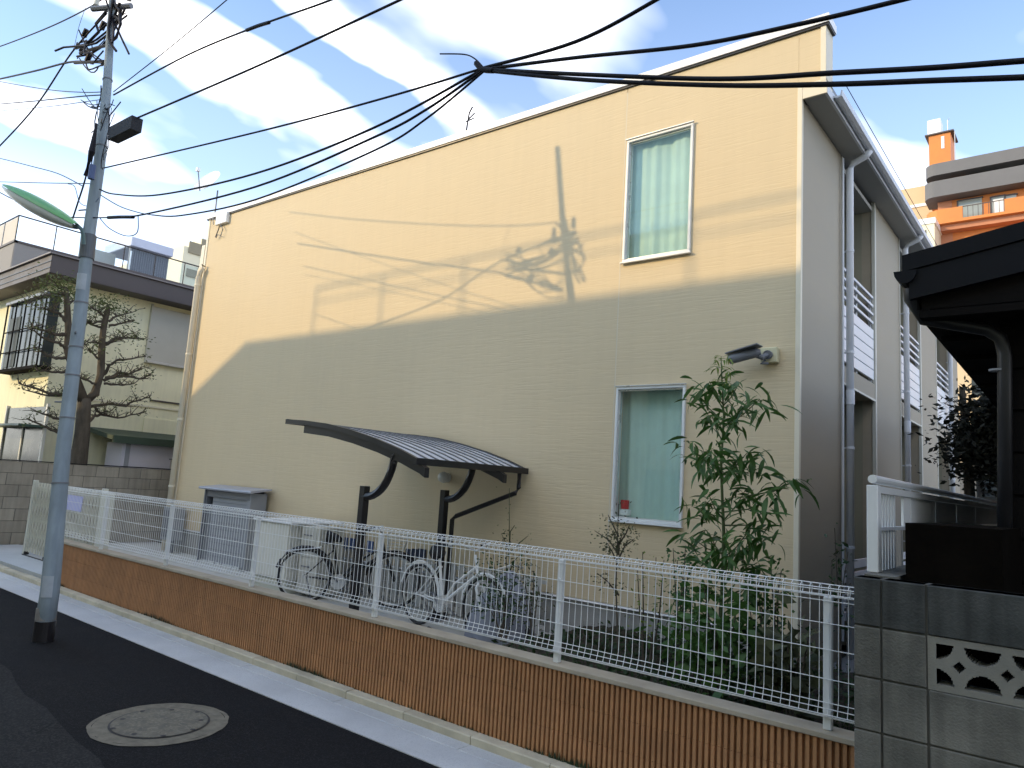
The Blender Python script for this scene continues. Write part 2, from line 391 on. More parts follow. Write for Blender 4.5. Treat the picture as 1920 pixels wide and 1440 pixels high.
# gutter strip: flat concrete sheets, slabs 0.6 m long next to the kerb
gut = MB().box(-30, 3.2, -0.05, 12, 3.463, 0.006).build('gutter', M_gut, kind='structure')
slab = proto(MB().box(-0.598, -0.060, -0.03, 0.598, 0.060, 0.006, 0.004), 'gutter_slab', M_gut)
for i in range(28): inst(slab, 'gutter_slab', gut, (-29.4+1.2*i+0.55, 3.526, 0.003))
kerb = MB().box(-30, 3.60, -0.05, 12, 3.655, 0.04).build('kerb', M_joint, kind='structure')
kp = proto(MB().prism([(-0.046, -0.05), (-0.054, 0.054), (-0.046, 0.062), (0.024, 0.066), (0.024, -0.05)], 0, -0.297, 0.297), 'kerb_stone', M_kerb)
for i in range(60):
    if -24 < -20+0.6*i-3.45 < 6: inst(kp, 'kerb_stone', kerb, (-20+0.6*i-3.75+0.0, 3.633, random.uniform(-.003, .003)))
struct(MB().box(-14.2, 3.76, -0.05, -0.83, 6.9, 0.08), 'yard_pavement', M_yard)
# driveway apron left of the low wall
struct(MB().box(-14.2, 3.73, 0.02, -10.0, 4.6, 0.086), 'driveway', mat('driveway_concrete', (0.48, 0.50, 0.50), 0.8, 0.08, 2, 0.2, 150))
soil = MB(); nx, ny = 60, 26; vs = []
for i in range(nx+1):
    for j in range(ny+1):
        x = -3.9+3.06*i/nx; y = 3.78+2.68*j/ny
        vs.append((x, y, 0.16+0.05*math.sin(x*3)+random.uniform(-.02, .02)+ (0.08 if j > 0 else 0)))
soil.add(vs, [(i*(ny+1)+j, (i+1)*(ny+1)+j, (i+1)*(ny+1)+j+1, i*(ny+1)+j+1) for i in range(nx) for j in range(ny)])
struct(soil, 'garden_soil', M_soil)
struct(MB().box(-0.8, 3.6, -0.05, 6, 30, 0.05), 'alley_ground', M_base)
struct(MB().box(-2.0, 6.5, -0.05, -0.8, 30, 0.12), 'side_path', M_base)

# manhole
mh = thing('manhole', 'round manhole cover in a pale concrete collar on the dark road', 'manhole', (-4.575, 2.40, 0.004))
MB().disc((-4.575, 2.40, 0), 0.0, 0.375, 0.006, 0.006, 64).disc((-4.575, 2.40, 0), 0.375, 0.40, 0.006, 0.0045, 64, wob=0.007).build('collar', mat('collar_mortar', (0.20, 0.18, 0.135), 0.9, 0.3, 18, 1.0, 150, col2=(0.11, 0.10, 0.075)), mh)
MB().disc((-4.575, 2.40, 0), 0.0, 0.275, 0.011, 0.011, 48).build('lid', M_lid, mh)
MB().disc((-4.575, 2.40, 0), 0.275, 0.288, 0.0085, 0.0085, 48).build('gap_ring', M_rubber, mh)
for k in range(9):
    t = k*0.7+0.3; rr = 0.235 if k % 2 else 0.262
    MB().disc((-4.575+rr*math.cos(t), 2.40+rr*math.sin(t), 0), 0.0, 0.016, 0.0125, 0.0125, 10).build('key_hole', M_rubber, mh)

# ------------------------------------------------------------------ ribbed retaining wall
WY = 3.66; WX0, WX1 = -10.28, -0.80; CH = 0.166
rw = thing('retaining_wall', 'low brown ribbed block wall along the kerb carrying the white mesh fence', 'wall', (-5.5, WY, 0.05))
MB().box(WX0+.01, WY+0.036, -0.04, WX1, WY+0.12, 0.548).build('core', M_mort, rw)
pitch = 0.0325
def ribblock(L):
    mb = MB(); z0, z1 = 0, CH-0.0022
    mb.box(0.0006, 0.025, z0, L-0.0006, 0.04, z1)
    n = int(round(L/pitch)); p = L/n
    for k in range(n):
        x0 = k*p+0.0065; x1 = (k+1)*p-0.0065
        mb.prism([(x0, 0.027), (x0+0.0015, 0.0), (x1-0.0015, 0.0), (x1, 0.027)], 2, z0, z1)
    return proto(mb, 'ribbed_block', M_rib)
ME_rb = ribblock(0.39); ME_rh = ribblock(0.195)
for c in range(3):
    x = WX1-(0.195 if c % 2 else 0.39); z = 0.052+c*CH
    if c % 2: inst(ME_rh, 'ribbed_block', rw, (x, WY, z)); x -= 0.39
    while x > WX0-0.05:
        inst(ME_rb, 'ribbed_block', rw, (x, WY+random.uniform(-.0012, .0012), z)); x -= 0.39
    x += 0.39
    if x-WX0 > 0.15: inst(ME_rh, 'ribbed_block', rw, (x-0.195, WY, z))
MB().box(WX0-.01, WY-0.012, 0.5495, WX1, WY+0.13, 0.577, 0.004).build('wall_cap', M_cap, rw)
ms = MB()
for k in range(1500):
    x = random.uniform(WX0, WX1); d = max(0, math.sin(x*2.3)+math.sin(x*5.1+1))
    if random.random() > 0.25+d*0.5: continue
    h = random.uniform(.004, .02)*(1+d); y = WY-random.uniform(0.0, 0.012)
    ms.add([(x-.008, y, 0.066), (x+.008, y-.003, 0.066), (x+random.uniform(-.01, .01), y-.004, 0.066+h)], [(0, 1, 2)])
tag(ms.build('moss', M_moss, kind='stuff'), 'dark moss and grime at the foot of the brown ribbed wall', 'moss')

# ------------------------------------------------------------------ mesh fence
FY = WY+0.03
fn = thing('mesh_fence', 'white welded mesh fence with rolled top on the brown wall', 'fence', (-5.5, FY, 0.577))
ROWS = [1.160, 1.057, 0.939, 0.808, 0.698, 0.668, 0.641]; ROWS = [1.6-(1.6-z)*0.968 for z in (1.143, 1.037, 0.915, 0.779, 0.671)]
ZT = 1.6-(1.6-1.218)*0.968; ZB = 1.6-(1.6-0.617)*0.968
def wireprof(r=0.0019):
    p = [(0, 0.022, ZT-0.052), (0, 0.034, ZT-0.030), (0, 0.030, ZT-0.008), (0, 0.012, ZT), (0, -0.006, ZT-0.012), (0, -0.008, ZT-0.045), (0, 0, ZT-0.07),
         (0, 0, ZB+0.075), (0, -0.004, ZB+0.055), (0, -0.012, ZB+0.03), (0, -0.022, ZB+0.006), (0, -0.010, ZB)]
    return MB().tube(p, r, 5)
ME_w = proto(wireprof(), 'wire', M_wire)
x = WX1-0.02; nwire = 0
while x > WX0+0.02 and nwire < 290:
    inst(ME_w, 'wire', fn, (x, FY, 0)); x -= 0.0428; nwire += 1
def rod(y, z, r=0.0021): return MB().tube([(WX0, FY+y, z), (WX1+.0, FY+y, z)], r, 6)
for z in ROWS: rod(-0.003, z).build('horizontal_wire', M_wire, fn)
for y, z in ((0.032, ZT-0.028), (0.012, ZT+0.002), (-0.008, ZT-0.014), (-0.009, ZT-0.045), (0.022, ZT-0.054)): rod(y, z, 0.0026).build('horizontal_wire', M_wire, fn)
for y, z in ((-0.014, ZB+0.028), (-0.024, ZB+0.004), (-0.009, ZB-0.001)): rod(y, z).build('horizontal_wire', M_wire, fn)
MB().box(WX0, FY-0.002, ZB-0.014, WX1, FY+0.004, ZB-0.008).build('bottom_rail', M_wire, fn)
for px in (-1.0, -2.53, -4.17, -5.80, -7.36, -8.9, -10.2):
    MB().box(px-0.019, FY+0.006, 0.577, px+0.019, FY+0.040, ZT-0.055, 0.004).build('post', M_white, fn)
    MB().tube([(px, FY-0.004, 1.06), (px, FY+0.006, 1.06)], 0.008, 8).build('clamp', M_white, fn)

# ------------------------------------------------------------------ concrete block wall (right)
BY = 3.40
bw = thing('block_wall', 'weathered grey concrete block wall with pierced screen block beside the white fence', 'wall', (0.5, BY, 0.0))
BX0 = -0.815
MB().box(BX0+.004, BY+0.008, -0.04, -0.513, BY+0.112, 1.309).build('core', M_joint, bw)
MB().box(-0.513, BY+0.008, -0.04, 3.0, BY+0.112, 0.90).build('core', M_joint, bw)
MB().box(-0.513, BY+0.008, 1.122, 3.0, BY+0.112, 1.309).build('core', M_joint, bw)
def blockme(L, h, t=0.12, nm='concrete_block', m_=None):
    return proto(MB().box(0.003, 0, 0.003, L-0.003, t, h-0.003, 0.004), nm, m_ or M_blk)
zs = [-0.14, 0.06, 0.27, 0.48, 0.6975, 0.9075, 1.1125, 1.312]
for k in range(len(zs)-1):
    h = zs[k+1]-zs[k]; mk = mat('grimy_top_block', (0.10, 0.105, 0.10), 0.9, 0.3, 5, 0.9, 90, col2=(0.05, 0.055, 0.052), rnd=0.15, streak=0.4) if k == 6 else M_blk
    e = inst(blockme(0.106, h, m_=mk), 'concrete_block', bw, (BX0, BY-0.004, zs[k]))
    inst(blockme(0.163, h, m_=mk), 'concrete_block', bw, (-0.707, BY-0.002, zs[k]))
    if k == 5: continue
    for i in range(9):
        L = 0.385
        inst(blockme(L, h, m_=mk), 'concrete_block', bw, (-0.541+i*L, BY+random.uniform(-.002, .002), zs[k]))
# screen blocks: grid plate with arcs cut out
def screen():
    L, H, t = 0.385, 0.205, 0.10; n = 77; hh = 41
    mb = MB()
    def hole(x, z):
        # quarter/half circle openings with lens ribs and small diamonds
        u = ((x-0.035) % 0.155); zc = z-H/2
        if not (0.030 < x < L-0.002): return False
        if not (0.022 < z < H-0.022): return False
        per = 0.155; k = (x-0.030)/per
        xc = (x-0.030) % per
        if abs(xc-per/2)+abs(zc)*1.0 < 0.021: return True
        for cxx in (0.0, per):
            for s_ in (-1, 1):
                r = math.hypot((xc-cxx), (zc-s_*(H/2-0.026)))
                if r < 0.058 and s_*zc > 0.012 and s_*zc < H/2-0.026: return True
        return False
    dx, dz = L/n, H/hh
    g = [[hole((i+.5)*dx, (j+.5)*dz) for j in range(hh)] for i in range(n)]
    for i in range(n):
        j = 0
        while j < hh:
            if g[i][j]: j += 1; continue
            j2 = j
            while j2 < hh and not g[i][j2]: j2 += 1
            x0, x1, z0, z1 = i*dx, (i+1)*dx, j*dz, j2*dz
            mb.add([(x0, 0, z0), (x1, 0, z0), (x1, 0, z1), (x0, 0, z1)], [(0, 1, 2, 3)])
            mb.add([(x0, t, z0), (x1, t, z0), (x1, t, z1), (x0, t, z1)], [(3, 2, 1, 0)])
            for z in (z0, z1): mb.add([(x0, 0, z), (x1, 0, z), (x1, t, z), (x0, t, z)], [(0, 1, 2, 3)])
            j = j2
        for j in range(hh):
            for ii in (i, i+1):
                l = g[ii-1][j] if ii > 0 else True; r = g[ii][j] if ii < n else True
                if l != r:
                    xx = ii*dx; mb.add([(xx, 0, j*dz), (xx, t, j*dz), (xx, t, (j+1)*dz), (xx, 0, (j+1)*dz)], [(0, 1, 2, 3)])
    return proto(mb, 'screen_block', mat('screen_block_concrete', (0.24, 0.235, 0.205), 0.9, 0.12, 4, 0.5, 130))
ME_sc = screen()
for i in range(6): inst(ME_sc, 'screen_block', bw, (-0.541+i*0.385, BY+0.006, 0.9075))
# wall returning towards the houses
rt = MB(); rt.box(-0.80, BY+0.125, -0.05, -0.68, 11.0, 1.315)
tag(rt.build('side_wall', M_blk), 'low grey wall running back beside the alley under the white railing', 'wall')

# white railing running back along the alley
rl = thing('white_railing', 'white metal railing with slats running back above the side wall', 'railing', (-0.78, 3.9, 1.31))
zt, x = 1.735, -0.795
MB().tube([(x, 3.66, zt), (x, 9.6, zt)], 0.020, 10).build('handrail', M_white, rl)
MB().box(x-.02, 3.723, zt-0.062, x+.02, 9.6, zt-0.030).build('top_rail', M_white, rl)
MB().box(x-.024, 3.655, 1.315, x+.024, 3.722, zt-0.028, .003).build('post', M_white, rl)
for i in range(6):
    MB().box(x-.008, 3.77+i*0.062, 1.315, x+.008, 3.803+i*0.062, zt-0.064).build('slat', M_white, rl)
yy = 4.32
for L in (0.2, 0.8, 0.9, 1.1, 1.2, 1.0):
    MB().box(x-.006, yy+0.006, 1.52, x+.006, yy+L-0.006, zt-0.064).build('panel', mat('pale_panel', (0.80, 0.82, 0.82), 0.45, 0.04, 2), rl); yy += L
MB().box(x-.015, 3.72, 1.50, x+.015, 9.5, 1.517).build('bottom_rail', M_white, rl)

# ------------------------------------------------------------------ apartment building
GY = 6.5; GX0, GX1 = -12.87, -2.0; GT = 5.48
ab = thing('apartment_building', 'beige two storey apartment building with tall plain gable wall and two windows', 'building', (-7.4, 8, 0.0))
topz = lambda a: 6.04+(-1.78-a)*0.0155
W2 = (-3.842, 4.035, -3.078, 5.405); W1 = (-3.842, 1.325, -3.078, 2.675)
JX = -3.882
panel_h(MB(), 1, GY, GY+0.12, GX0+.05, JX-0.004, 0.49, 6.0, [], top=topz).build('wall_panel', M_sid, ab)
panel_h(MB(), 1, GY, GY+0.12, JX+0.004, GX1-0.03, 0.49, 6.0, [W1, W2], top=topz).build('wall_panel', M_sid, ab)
MB().box(JX-.006, GY-0.0015, 0.49, JX+.006, GY+.02, 6.0).build('sealant_joint', mat('sealant', (0.62, 0.55, 0.43), 0.6, 0.05, 3), ab)
# trim, parapet and coping
MB().box(GX1-.035, GY-0.012, 0.47, GX1+0.01, GY+0.03, 5.49, 0.003).build('corner_trim', M_trim, ab)
MB().box(GX0-.01, GY-0.012, 0.47, GX0+.05, GY+0.03, topz(GX0)-.01, 0.003).build('corner_trim', M_trim, ab)
panel_h(MB(), 1, GY, GY+0.2, GX1-0.028, -1.83, 5.49, 6.0, [], top=topz).build('parapet_end', M_sid, ab)
MB().box(-1.83, GY-0.012, 5.47, -1.78, GY+0.21, topz(-1.8), 0.003).build('corner_trim', M_trim, ab)
MB().box(GX1+0.012, GY-0.01, 5.44, -1.78, GY+0.2, 5.488).build('parapet_underside', M_trim, ab)
cz = 0.01
MB().add([(GX0-.06, GY-.035, topz(GX0)+.0), (-1.75, GY-.035, topz(-1.78)), (-1.75, GY+.22, topz(-1.78)), (GX0-.06, GY+.22, topz(GX0)),
          (GX0-.06, GY-.035, topz(GX0)+.085), (-1.75, GY-.035, topz(-1.78)+.085), (-1.75, GY+.22, topz(-1.78)+.085), (GX0-.06, GY+.22, topz(GX0)+.085)],
         [(0, 1, 5, 4), (1, 2, 6, 5), (2, 3, 7, 6), (3, 0, 4, 7), (4, 5, 6, 7), (3, 2, 1, 0)]).build('coping', M_cop, ab)
MB().add([(GX0-.06, GY-.022, topz(GX0)-.022), (-1.755, GY-.022, topz(-1.78)-.022), (-1.755, GY+.2, topz(-1.78)-.022), (GX0-.06, GY+.2, topz(GX0)-.022),
          (GX0-.06, GY-.022, topz(GX0)-.001), (-1.755, GY-.022, topz(-1.78)-.001), (-1.755, GY+.2, topz(-1.78)-.001), (GX0-.06, GY+.2, topz(GX0)-.001)],
         [(0, 1, 5, 4), (1, 2, 6, 5), (2, 3, 7, 6), (3, 0, 4, 7), (4, 5, 6, 7), (3, 2, 1, 0)]).build('dark_bead', M_black, ab)  # thin black strip running below the coping
MB().box(GX0+.02, GY+0.02, -0.05, GX1-0.02, GY+0.12, 0.468).build('foundation', M_base, ab)
MB().prism([(GY-0.02, 0.468), (GY-0.02, 0.474), (GY+0.03, 0.489), (GY+0.03, 0.468)], 0, GX0, GX1).build('drip_flashing', M_cop, ab)
# left return, back, roof
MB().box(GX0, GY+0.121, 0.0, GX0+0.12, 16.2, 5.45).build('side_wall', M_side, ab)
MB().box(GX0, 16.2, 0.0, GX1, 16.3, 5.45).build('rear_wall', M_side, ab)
MB().add([(GX0-.1, GY+.2, 5.62), (-1.78, GY+.2, 5.50), (-1.78, 16.3, 5.50), (GX0-.1, 16.3, 5.62), (GX0-.1, GY+.2, 5.57), (-1.78, GY+.2, 5.45), (-1.78, 16.3, 5.45), (GX0-.1, 16.3, 5.57)],
         [(0, 1, 2, 3), (7, 6, 5, 4), (1, 5, 6, 2), (0, 3, 7, 4), (0, 4, 5, 1), (2, 6, 7, 3)]).build('roof', M_grey, ab)
# right (alley) facade
XF = GX1; segs = [(6.531, 7.90, 1), (7.90, 9.37, 0), (9.37, 10.85, 1), (10.85, 12.33, 0), (12.33, 13.80, 1), (13.80, 15.2, 0), (15.2, 16.2, 1)]
for y0, y1, s_ in segs:
    if s_:
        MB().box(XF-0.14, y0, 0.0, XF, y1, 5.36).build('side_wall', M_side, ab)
        if y0 > 7: MB().box(XF-0.03, y0-0.012, 0.3, XF+0.012, y0+0.045, 5.36, 0.003).build('corner_trim', mat('side_trim', (0.58, 0.57, 0.50), 0.5, 0.04, 3), ab)
        if y1 < 16: MB().box(XF-0.03, y1-0.03, 0.3, XF+0.010, y1+0.010, 5.36, 0.003).build('corner_trim', mat('side_trim', (0.58, 0.57, 0.50), 0.5, 0.04, 3), ab)
    else:
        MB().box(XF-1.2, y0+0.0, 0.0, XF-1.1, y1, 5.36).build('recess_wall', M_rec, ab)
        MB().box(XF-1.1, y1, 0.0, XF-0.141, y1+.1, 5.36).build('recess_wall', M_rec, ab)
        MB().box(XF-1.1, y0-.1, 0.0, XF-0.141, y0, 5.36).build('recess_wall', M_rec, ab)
        MB().box(XF-1.1, y0+.002, 2.88, XF+0.004, y1-.002, 3.07, 0.004).build('balcony_floor', M_side, ab)
        MB().box(XF-0.01, y0+.012, 2.862, XF+0.012, y1-.03, 2.885).build('beam_edge', mat('side_trim', (0.58, 0.57, 0.50), 0.5, 0.04, 3), ab)
        MB().box(XF-1.1, y0+.002, 5.25, XF-.02, y1-.002, 5.30).build('recess_ceiling', M_soff, ab)
        MB().box(XF-1.10, y0+.25, 3.07, XF-1.08, y1-.35, 5.0).build('door', M_grey2, ab)
        z = 4.15
        for k in range(4):
            MB().box(XF-0.03, y0+.02, z-0.034, XF-0.004, y1-.035, z, 0.004).build('rail_slat', M_gut2, ab); z -= 0.104
        z -= 0.0
        for k in range(5):
            MB().box(XF-0.03, y0+.02, z-0.118, XF-0.004, y1-.035, z, 0.004).build('rail_board', M_gut2, ab); z -= 0.124
        for q in (y0+0.02, (y0+y1)/2, y1-0.06):
            MB().box(XF-0.06, q, 3.07, XF-0.032, q+0.04, 4.12).build('rail_post', M_gut2, ab)
        z = 1.05
        for k in range(5):
            MB().box(XF-0.03, y0+.02, z-0.09, XF-0.004, y1-.035, z, 0.004).build('rail_board', M_gut2, ab); z -= 0.125
# soffit, fascia and gutter
MB().box(XF+0.012, GY+.013, 5.362, -1.80, GY+.2, 5.395).build('soffit', M_soff, ab)
MB().box(XF+0.011, GY-.012, 5.345, -1.772, GY+.012, 5.439, .002).build('eaves_end', M_trim, ab)
MB().box(-1.80, GY+.013, 5.355, -1.775, GY+.2, 5.438).build('fascia', M_gut2, ab)
MB().box(XF-0.14, GY+.2, 5.362, -1.80, 16.3, 5.395).build('soffit', M_soff, ab)
MB().box(-1.80, GY+.2, 5.355, -1.775, 16.3, 5.448).build('fascia', M_gut2, ab)
MB().prism([(-1.775, 5.40), (-1.73, 5.385), (-1.70, 5.40), (-1.695, 5.455), (-1.705, 5.455), (-1.715, 5.405), (-1.775, 5.415)], 1, GY+.205, 16.3).build('gutter', M_gut2, ab)
MB().tube([(-1.72, GY+.4, 5.62), (-1.72, 16, 5.62)], 0.004, 5).build('roof_wire', M_cable, ab)
def downpipe(y, x=XF+0.065, r=0.037, z0=0.05):
    d = MB().tube([(x+0.2, y, 5.39), (x+0.16, y, 5.335), (x+.03, y, 5.285), (x, y, 5.22), (x, y, z0)], r, 14).build('downpipe', M_gut2, ab, smooth=True)
    for z in (4.3, 3.2, 2.2, 1.2):
        MB().tube([(x, y, z-.012), (x, y, z+.012)], r+.006, 12).build('pipe_band', M_gut2, d)
        MB().box(XF, y-.008, z-.008, x-.03, y+.008, z+.008).build('pipe_bracket', M_gut2, d)
    MB().tube([(x, y, 2.65), (x, y, 2.80)], r+.006, 14).build('pipe_socket', M_gut2, d)
    return d
downpipe(7.96); downpipe(10.93); downpipe(14.9)
# second thin pipe next to the front downpipe
MB().tube([(XF+.03, 7.82, 5.3), (XF+.03, 7.82, 0.3)], 0.012, 8).build('vent_pipe', M_gut2, ab)
# left downpipe on the gable's far end
xl = GX0-0.02
dp = MB().tube([(xl+.12, GY-.06, 5.28), (xl+.10, GY-.08, 5.22), (xl+.06, GY-.08, 5.15), (xl+.03, GY-.08, 5.05), (xl+.03, GY-.08, 0.08)], 0.05, 14).build('downpipe', M_trim, ab, smooth=True)
for z in (4.9, 3.6, 2.4, 1.2): MB().tube([(xl+.03, GY-.08, z-.015), (xl+.03, GY-.08, z+.015)], 0.058, 12).build('pipe_band', M_trim, dp)
MB().box(GX0-.14, GY-.02, 0.08, GX0-.02, GY+.1, topz(GX0)-.5, .005).build('end_trim', M_trim, ab)
# windows
def window(hole, open_=False):
    x0, z0, x1, z1 = hole; fw = 0.021; y0, y1 = GY-0.028, GY+0.075
    fr = MB()
    fr.box(x0-.006, y0, z0-.006, x1+.006, y1, z0+fw, .003); fr.box(x0-.006, y0, z1-fw, x1+.006, y1, z1+.006, .003)
    fr.box(x0-.006, y0, z0+fw+.001, x0+fw, y1, z1-fw-.001, .003); fr.box(x1-fw, y0, z0+fw+.001, x1+.006, y1, z1-fw-.001, .003)
    w = fr.build('window', M_white, ab)
    inn = MB(); g = 0.011; a0, a1, b0, b1 = x0+fw+.002, x1-fw-.002, z0+fw+.002, z1-fw-.002; ya, yb = GY+0.0, GY+0.035
    inn.box(a0, ya, b0, a1, yb, b0+g); inn.box(a0, ya, b1-g, a1, yb, b1); inn.box(a0, ya, b0+g, a0+g, yb, b1-g); inn.box(a1-g, ya, b0+g, a1, yb, b1-g)
    inn.build('sash', M_alu, w)
    MB().box(a0+g, GY+.014, b0+g, a1-g, GY+.019, b1-g).build('pane', G_win, w)
    MB().box(x0-.02, y0-.02, z0-.024, x1+.02, y0+.012, z0-.008, .003).build('sill', M_white, w)
    MB().box(x0-.015, y0-.014, z1+.008, x1+.015, y0+.01, z1+.02, .002).build('head_drip', M_alu, w)
    return w
window(W2); window(W1)
def curtain(hole, y, label, seed):
    x0, z0, x1, z1 = hole; mb = MB(); n = 160; rnd = random.Random(seed); ph = [rnd.uniform(0, 6) for _ in range(4)]
    vs = []
    for j in range(13):
        z = z0-.05+(z1-z0+.1)*j/12
        for i in range(n+1):
            s = i/n; x_ = x0-.1+(x1-x0+.2)*s
            yy = y+0.008*math.sin(s*24+ph[0]+.3*math.sin(z*2))+0.006*math.sin(s*53+ph[1]+z*.6)+0.009*math.sin(s*13+ph[2]+z*.5)
            vs.append((x_, yy, z))
    mb.add(vs, [(j*(n+1)+i, j*(n+1)+i+1, (j+1)*(n+1)+i+1, (j+1)*(n+1)+i) for j in range(12) for i in range(n)])
    return tag(mb.build('curtain', M_curt, smooth=True), label, 'curtain', 'curtains in the gable windows')
curtain(W2, GY+0.10, 'pale aqua curtain drawn behind the upper window of the beige gable', 1)
curtain(W1, GY+0.16, 'grey green curtain hanging behind the lower window beside the tall shrub', 2)
MB().box(-4.1, GY+0.25, 0.6, -2.8, GY+0.3, 5.43).build('room_partition', M_rec, ab)
# red cup and box in the lower window
rc = onY(1166, 950, GY+.05)
tag(MB().tube([(rc.x, GY+.11, W1[1]+.11), (rc.x, GY+.11, W1[1]+.20)], [0.04, 0.045], 14).build('red_cup', M_red), 'small red pot standing in the lower left corner of the lower window', 'pot')
tag(MB().box(-3.80, GY+.058, W1[1]+.045, -3.70, GY+.135, W1[1]+.105, .004).build('small_box', M_white), 'small white box under the red pot in the lower window', 'box')

# satellite dish, aerial, wall box, security camera
sd = thing('satellite_dish', 'white satellite dish on a thin mast at the far end of the roof', 'satellite dish', (-12.95, 6.62, 6.25))
MB().tube([(-12.95, 6.62, 6.2), (-12.95, 6.62, 6.85)], 0.014, 6).build('mast', M_grey, sd)
dc = Vector((-13.15, 6.5, 7.02)); dn = Vector((0.15, -0.75, 0.45)).normalized(); e1 = dn.cross(Vector((0, 0, 1))).normalized(); e2 = dn.cross(e1)
mb = MB(); vs = [dc-dn*.05]
for r_, o_ in ((.12, -.04), (.22, -.01), (.30, .03)):
    for k in range(24): t = 2*math.pi*k/24; vs.append(dc+dn*o_+(e1*math.cos(t)+e2*math.sin(t))*r_)
fs = [(0, 1+k, 1+(k+1) % 24) for k in range(24)]
for q in range(2): fs += [(1+q*24+k, 1+(q+1)*24+k, 1+(q+1)*24+(k+1) % 24, 1+q*24+(k+1) % 24) for k in range(24)]
mb.add(vs, fs).build('dish', M_cop, sd, smooth=True)
MB().tube([dc-e2*-.28, dc+dn*.28], 0.01, 5).build('feed_arm', M_grey, sd)
MB().box(*(dc+dn*.28-Vector((.03, .03, .03))), *(dc+dn*.28+Vector((.03, .03, .04)))).build('feed_horn', M_cop, sd)
MB().tube([(-12.95, 6.62, 6.4), (-12.7, 6.46, 6.2), (-12.62, 6.45, 6.05)], 0.008, 5).build('bracket', M_grey, sd)
wb = thing('wall_junction_box', 'white junction box with loose cables at the top left of the gable wall', 'junction box', (-12.4, GY, 5.95))
p0 = onY(412, 405, GY); p1 = onY(430, 418, GY)
MB().box(p0.x, GY-.07, p1.z, p1.x, GY-.001, p0.z, .008).build('box_body', M_cop, wb)
cpts = [onY(*p, GY-.05) for p in ((400, 410), (412, 418), (418, 430), (414, 442), (408, 440), (405, 446))]
MB().tube(cpts, 0.008, 5).build('loose_cable', M_grey, wb)
MB().tube([onY(*p, GY-.05) for p in ((404, 445), (409, 432), (411, 426))], 0.01, 5).build('cable_clamp', M_fas, wb)
an = thing('roof_aerial', 'small bent aerial standing on the roof edge of the beige building', 'aerial', (-6.7, 7.0, 6.1))
MB().tube([(-6.9, 7.0, 5.6), onY(876, 235, 7.0), onY(880, 212, 7.0), onY(886, 200, 7.0)], 0.012, 5).build('mast', M_cable, an)
MB().tube([onY(878, 224, 7.0), onY(890, 212, 7.0)], 0.01, 5).build('arm', M_cable, an)
MB().tube([onY(874, 228, 7.0), onY(888, 222, 7.0)], 0.01, 5).build('arm', M_cable, an)

sc_ = thing('security_camera', 'dark grey bullet security camera on a cream box high on the gable', 'security camera', (-2.25, GY, 2.85))
MB().box(-2.325, GY-.075, 2.845, -2.175, GY-.001, 2.985, .006).build('mount_box', mat('mount_cream', (0.62, 0.58, 0.38), 0.5, 0.04, 4), sc_)
MB().tube([(-2.25, GY-.075, 2.915), (-2.25, GY-.11, 2.91)], 0.04, 14).build('flange', M_grey, sc_)
MB().tube([(-2.25, GY-.11, 2.91), (-2.28, GY-.15, 2.88), (-2.33, GY-.16, 2.90)], [.022, .028, .024], 10).build('arm', M_grey, sc_)
MB().tube([(-2.26, GY-.12, 2.86), (-2.30, GY-.13, 2.83), (-2.24, GY-.10, 2.83)], 0.012, 8).build('cable_gland', M_grey, sc_)
MB().tube([(-2.29, GY-.16, 2.925), (-2.33, GY-.17, 2.92), (-2.52, GY-.24, 2.865), (-2.55, GY-.25, 2.855)], [.028, .043, .046, .040], 16).build('housing', M_grey, sc_, smooth=False)
MB().prism([(0, 0)]*0 or [(-2.28, 2.975), (-2.57, 2.905), (-2.575, 2.915), (-2.28, 2.985)], 1, GY-.29, GY-.14).build('sun_shield', M_grey, sc_)
MB().tube([(-2.551, GY-.2505, 2.8547), (-2.556, GY-.252, 2.8535)], 0.033, 16).build('lens', M_dglass, sc_)

# ------------------------------------------------------------------ cabinets in the yard
ch = thing('storage_cabinet', 'tall grey steel bin store with sloping lid against the beige wall', 'cabinet', (-10.0, 5.9, 0.08))
A = onY(377, 912, 5.7); xa, xb = -11.32, -9.84
zf = 1.255; yf, yb = 6.17, 6.44
MB().box(xa+.06, yf, 0.08, xa+.09, yb, zf-.03).build('side_panel', M_grey, ch)
MB().box(xb-.09, yf, 0.08, xb-.06, yb, zf-.03).build('side_panel', M_grey2, ch)
MB().box(xa+.09, yb-.04, 0.08, xb-.09, yb, zf).build('back_panel', M_grey, ch)
MB().box(xa+.26, yf+.05, 0.12, xb-.2, yf+.07, zf-.14).build('shutter', M_grey2, ch)
for k in range(9): MB().box(xa+.26, yf+.045, 0.20+.105*k, xb-.2, yf+.05, 0.205+.105*k).build('shutter_groove', M_grey, ch)
MB().box(xa+.09, yf+.02, zf-.14, xb-.09, yf+.08, zf-.03).build('lintel', M_grey, ch)
MB().box(xb-.2, yf+.02, 0.08, xb-.09, yf+.08, zf-.14).build('jamb', M_grey2, ch)
MB().box(xa+.09, yf+.02, 0.08, xa+.12, yf+.08, zf-.14).build('jamb', M_grey, ch)
MB().box(xa+.09, yf+.02, 0.085, xb-.09, yf+.08, 0.12).build('threshold', M_alu, ch)
MB().prism([(yf-.06, zf-.03), (yf-.07, zf-.01), (yf-.06, zf+.01), (yb+.02, zf+.05), (yb+.02, zf+.03), (yf-.01, zf-.02)], 0, xa-.02, xb+.02).build('lid', mat('lid_grey', (0.36, 0.37, 0.42), 0.35, 0.05, 3), ch)
for k in range(5): MB().box(xa+.14+.022*k, yf+.055, 0.12, xa+.15+.022*k, yf+.065, .95).build('grille_bar', M_grey2, ch)
c2 = thing('meter_cabinet', 'cream steel equipment cabinet standing right of the grey bin store', 'cabinet', (-8.2, 5.8, 0.08))
xa, xb = -8.63, -7.86
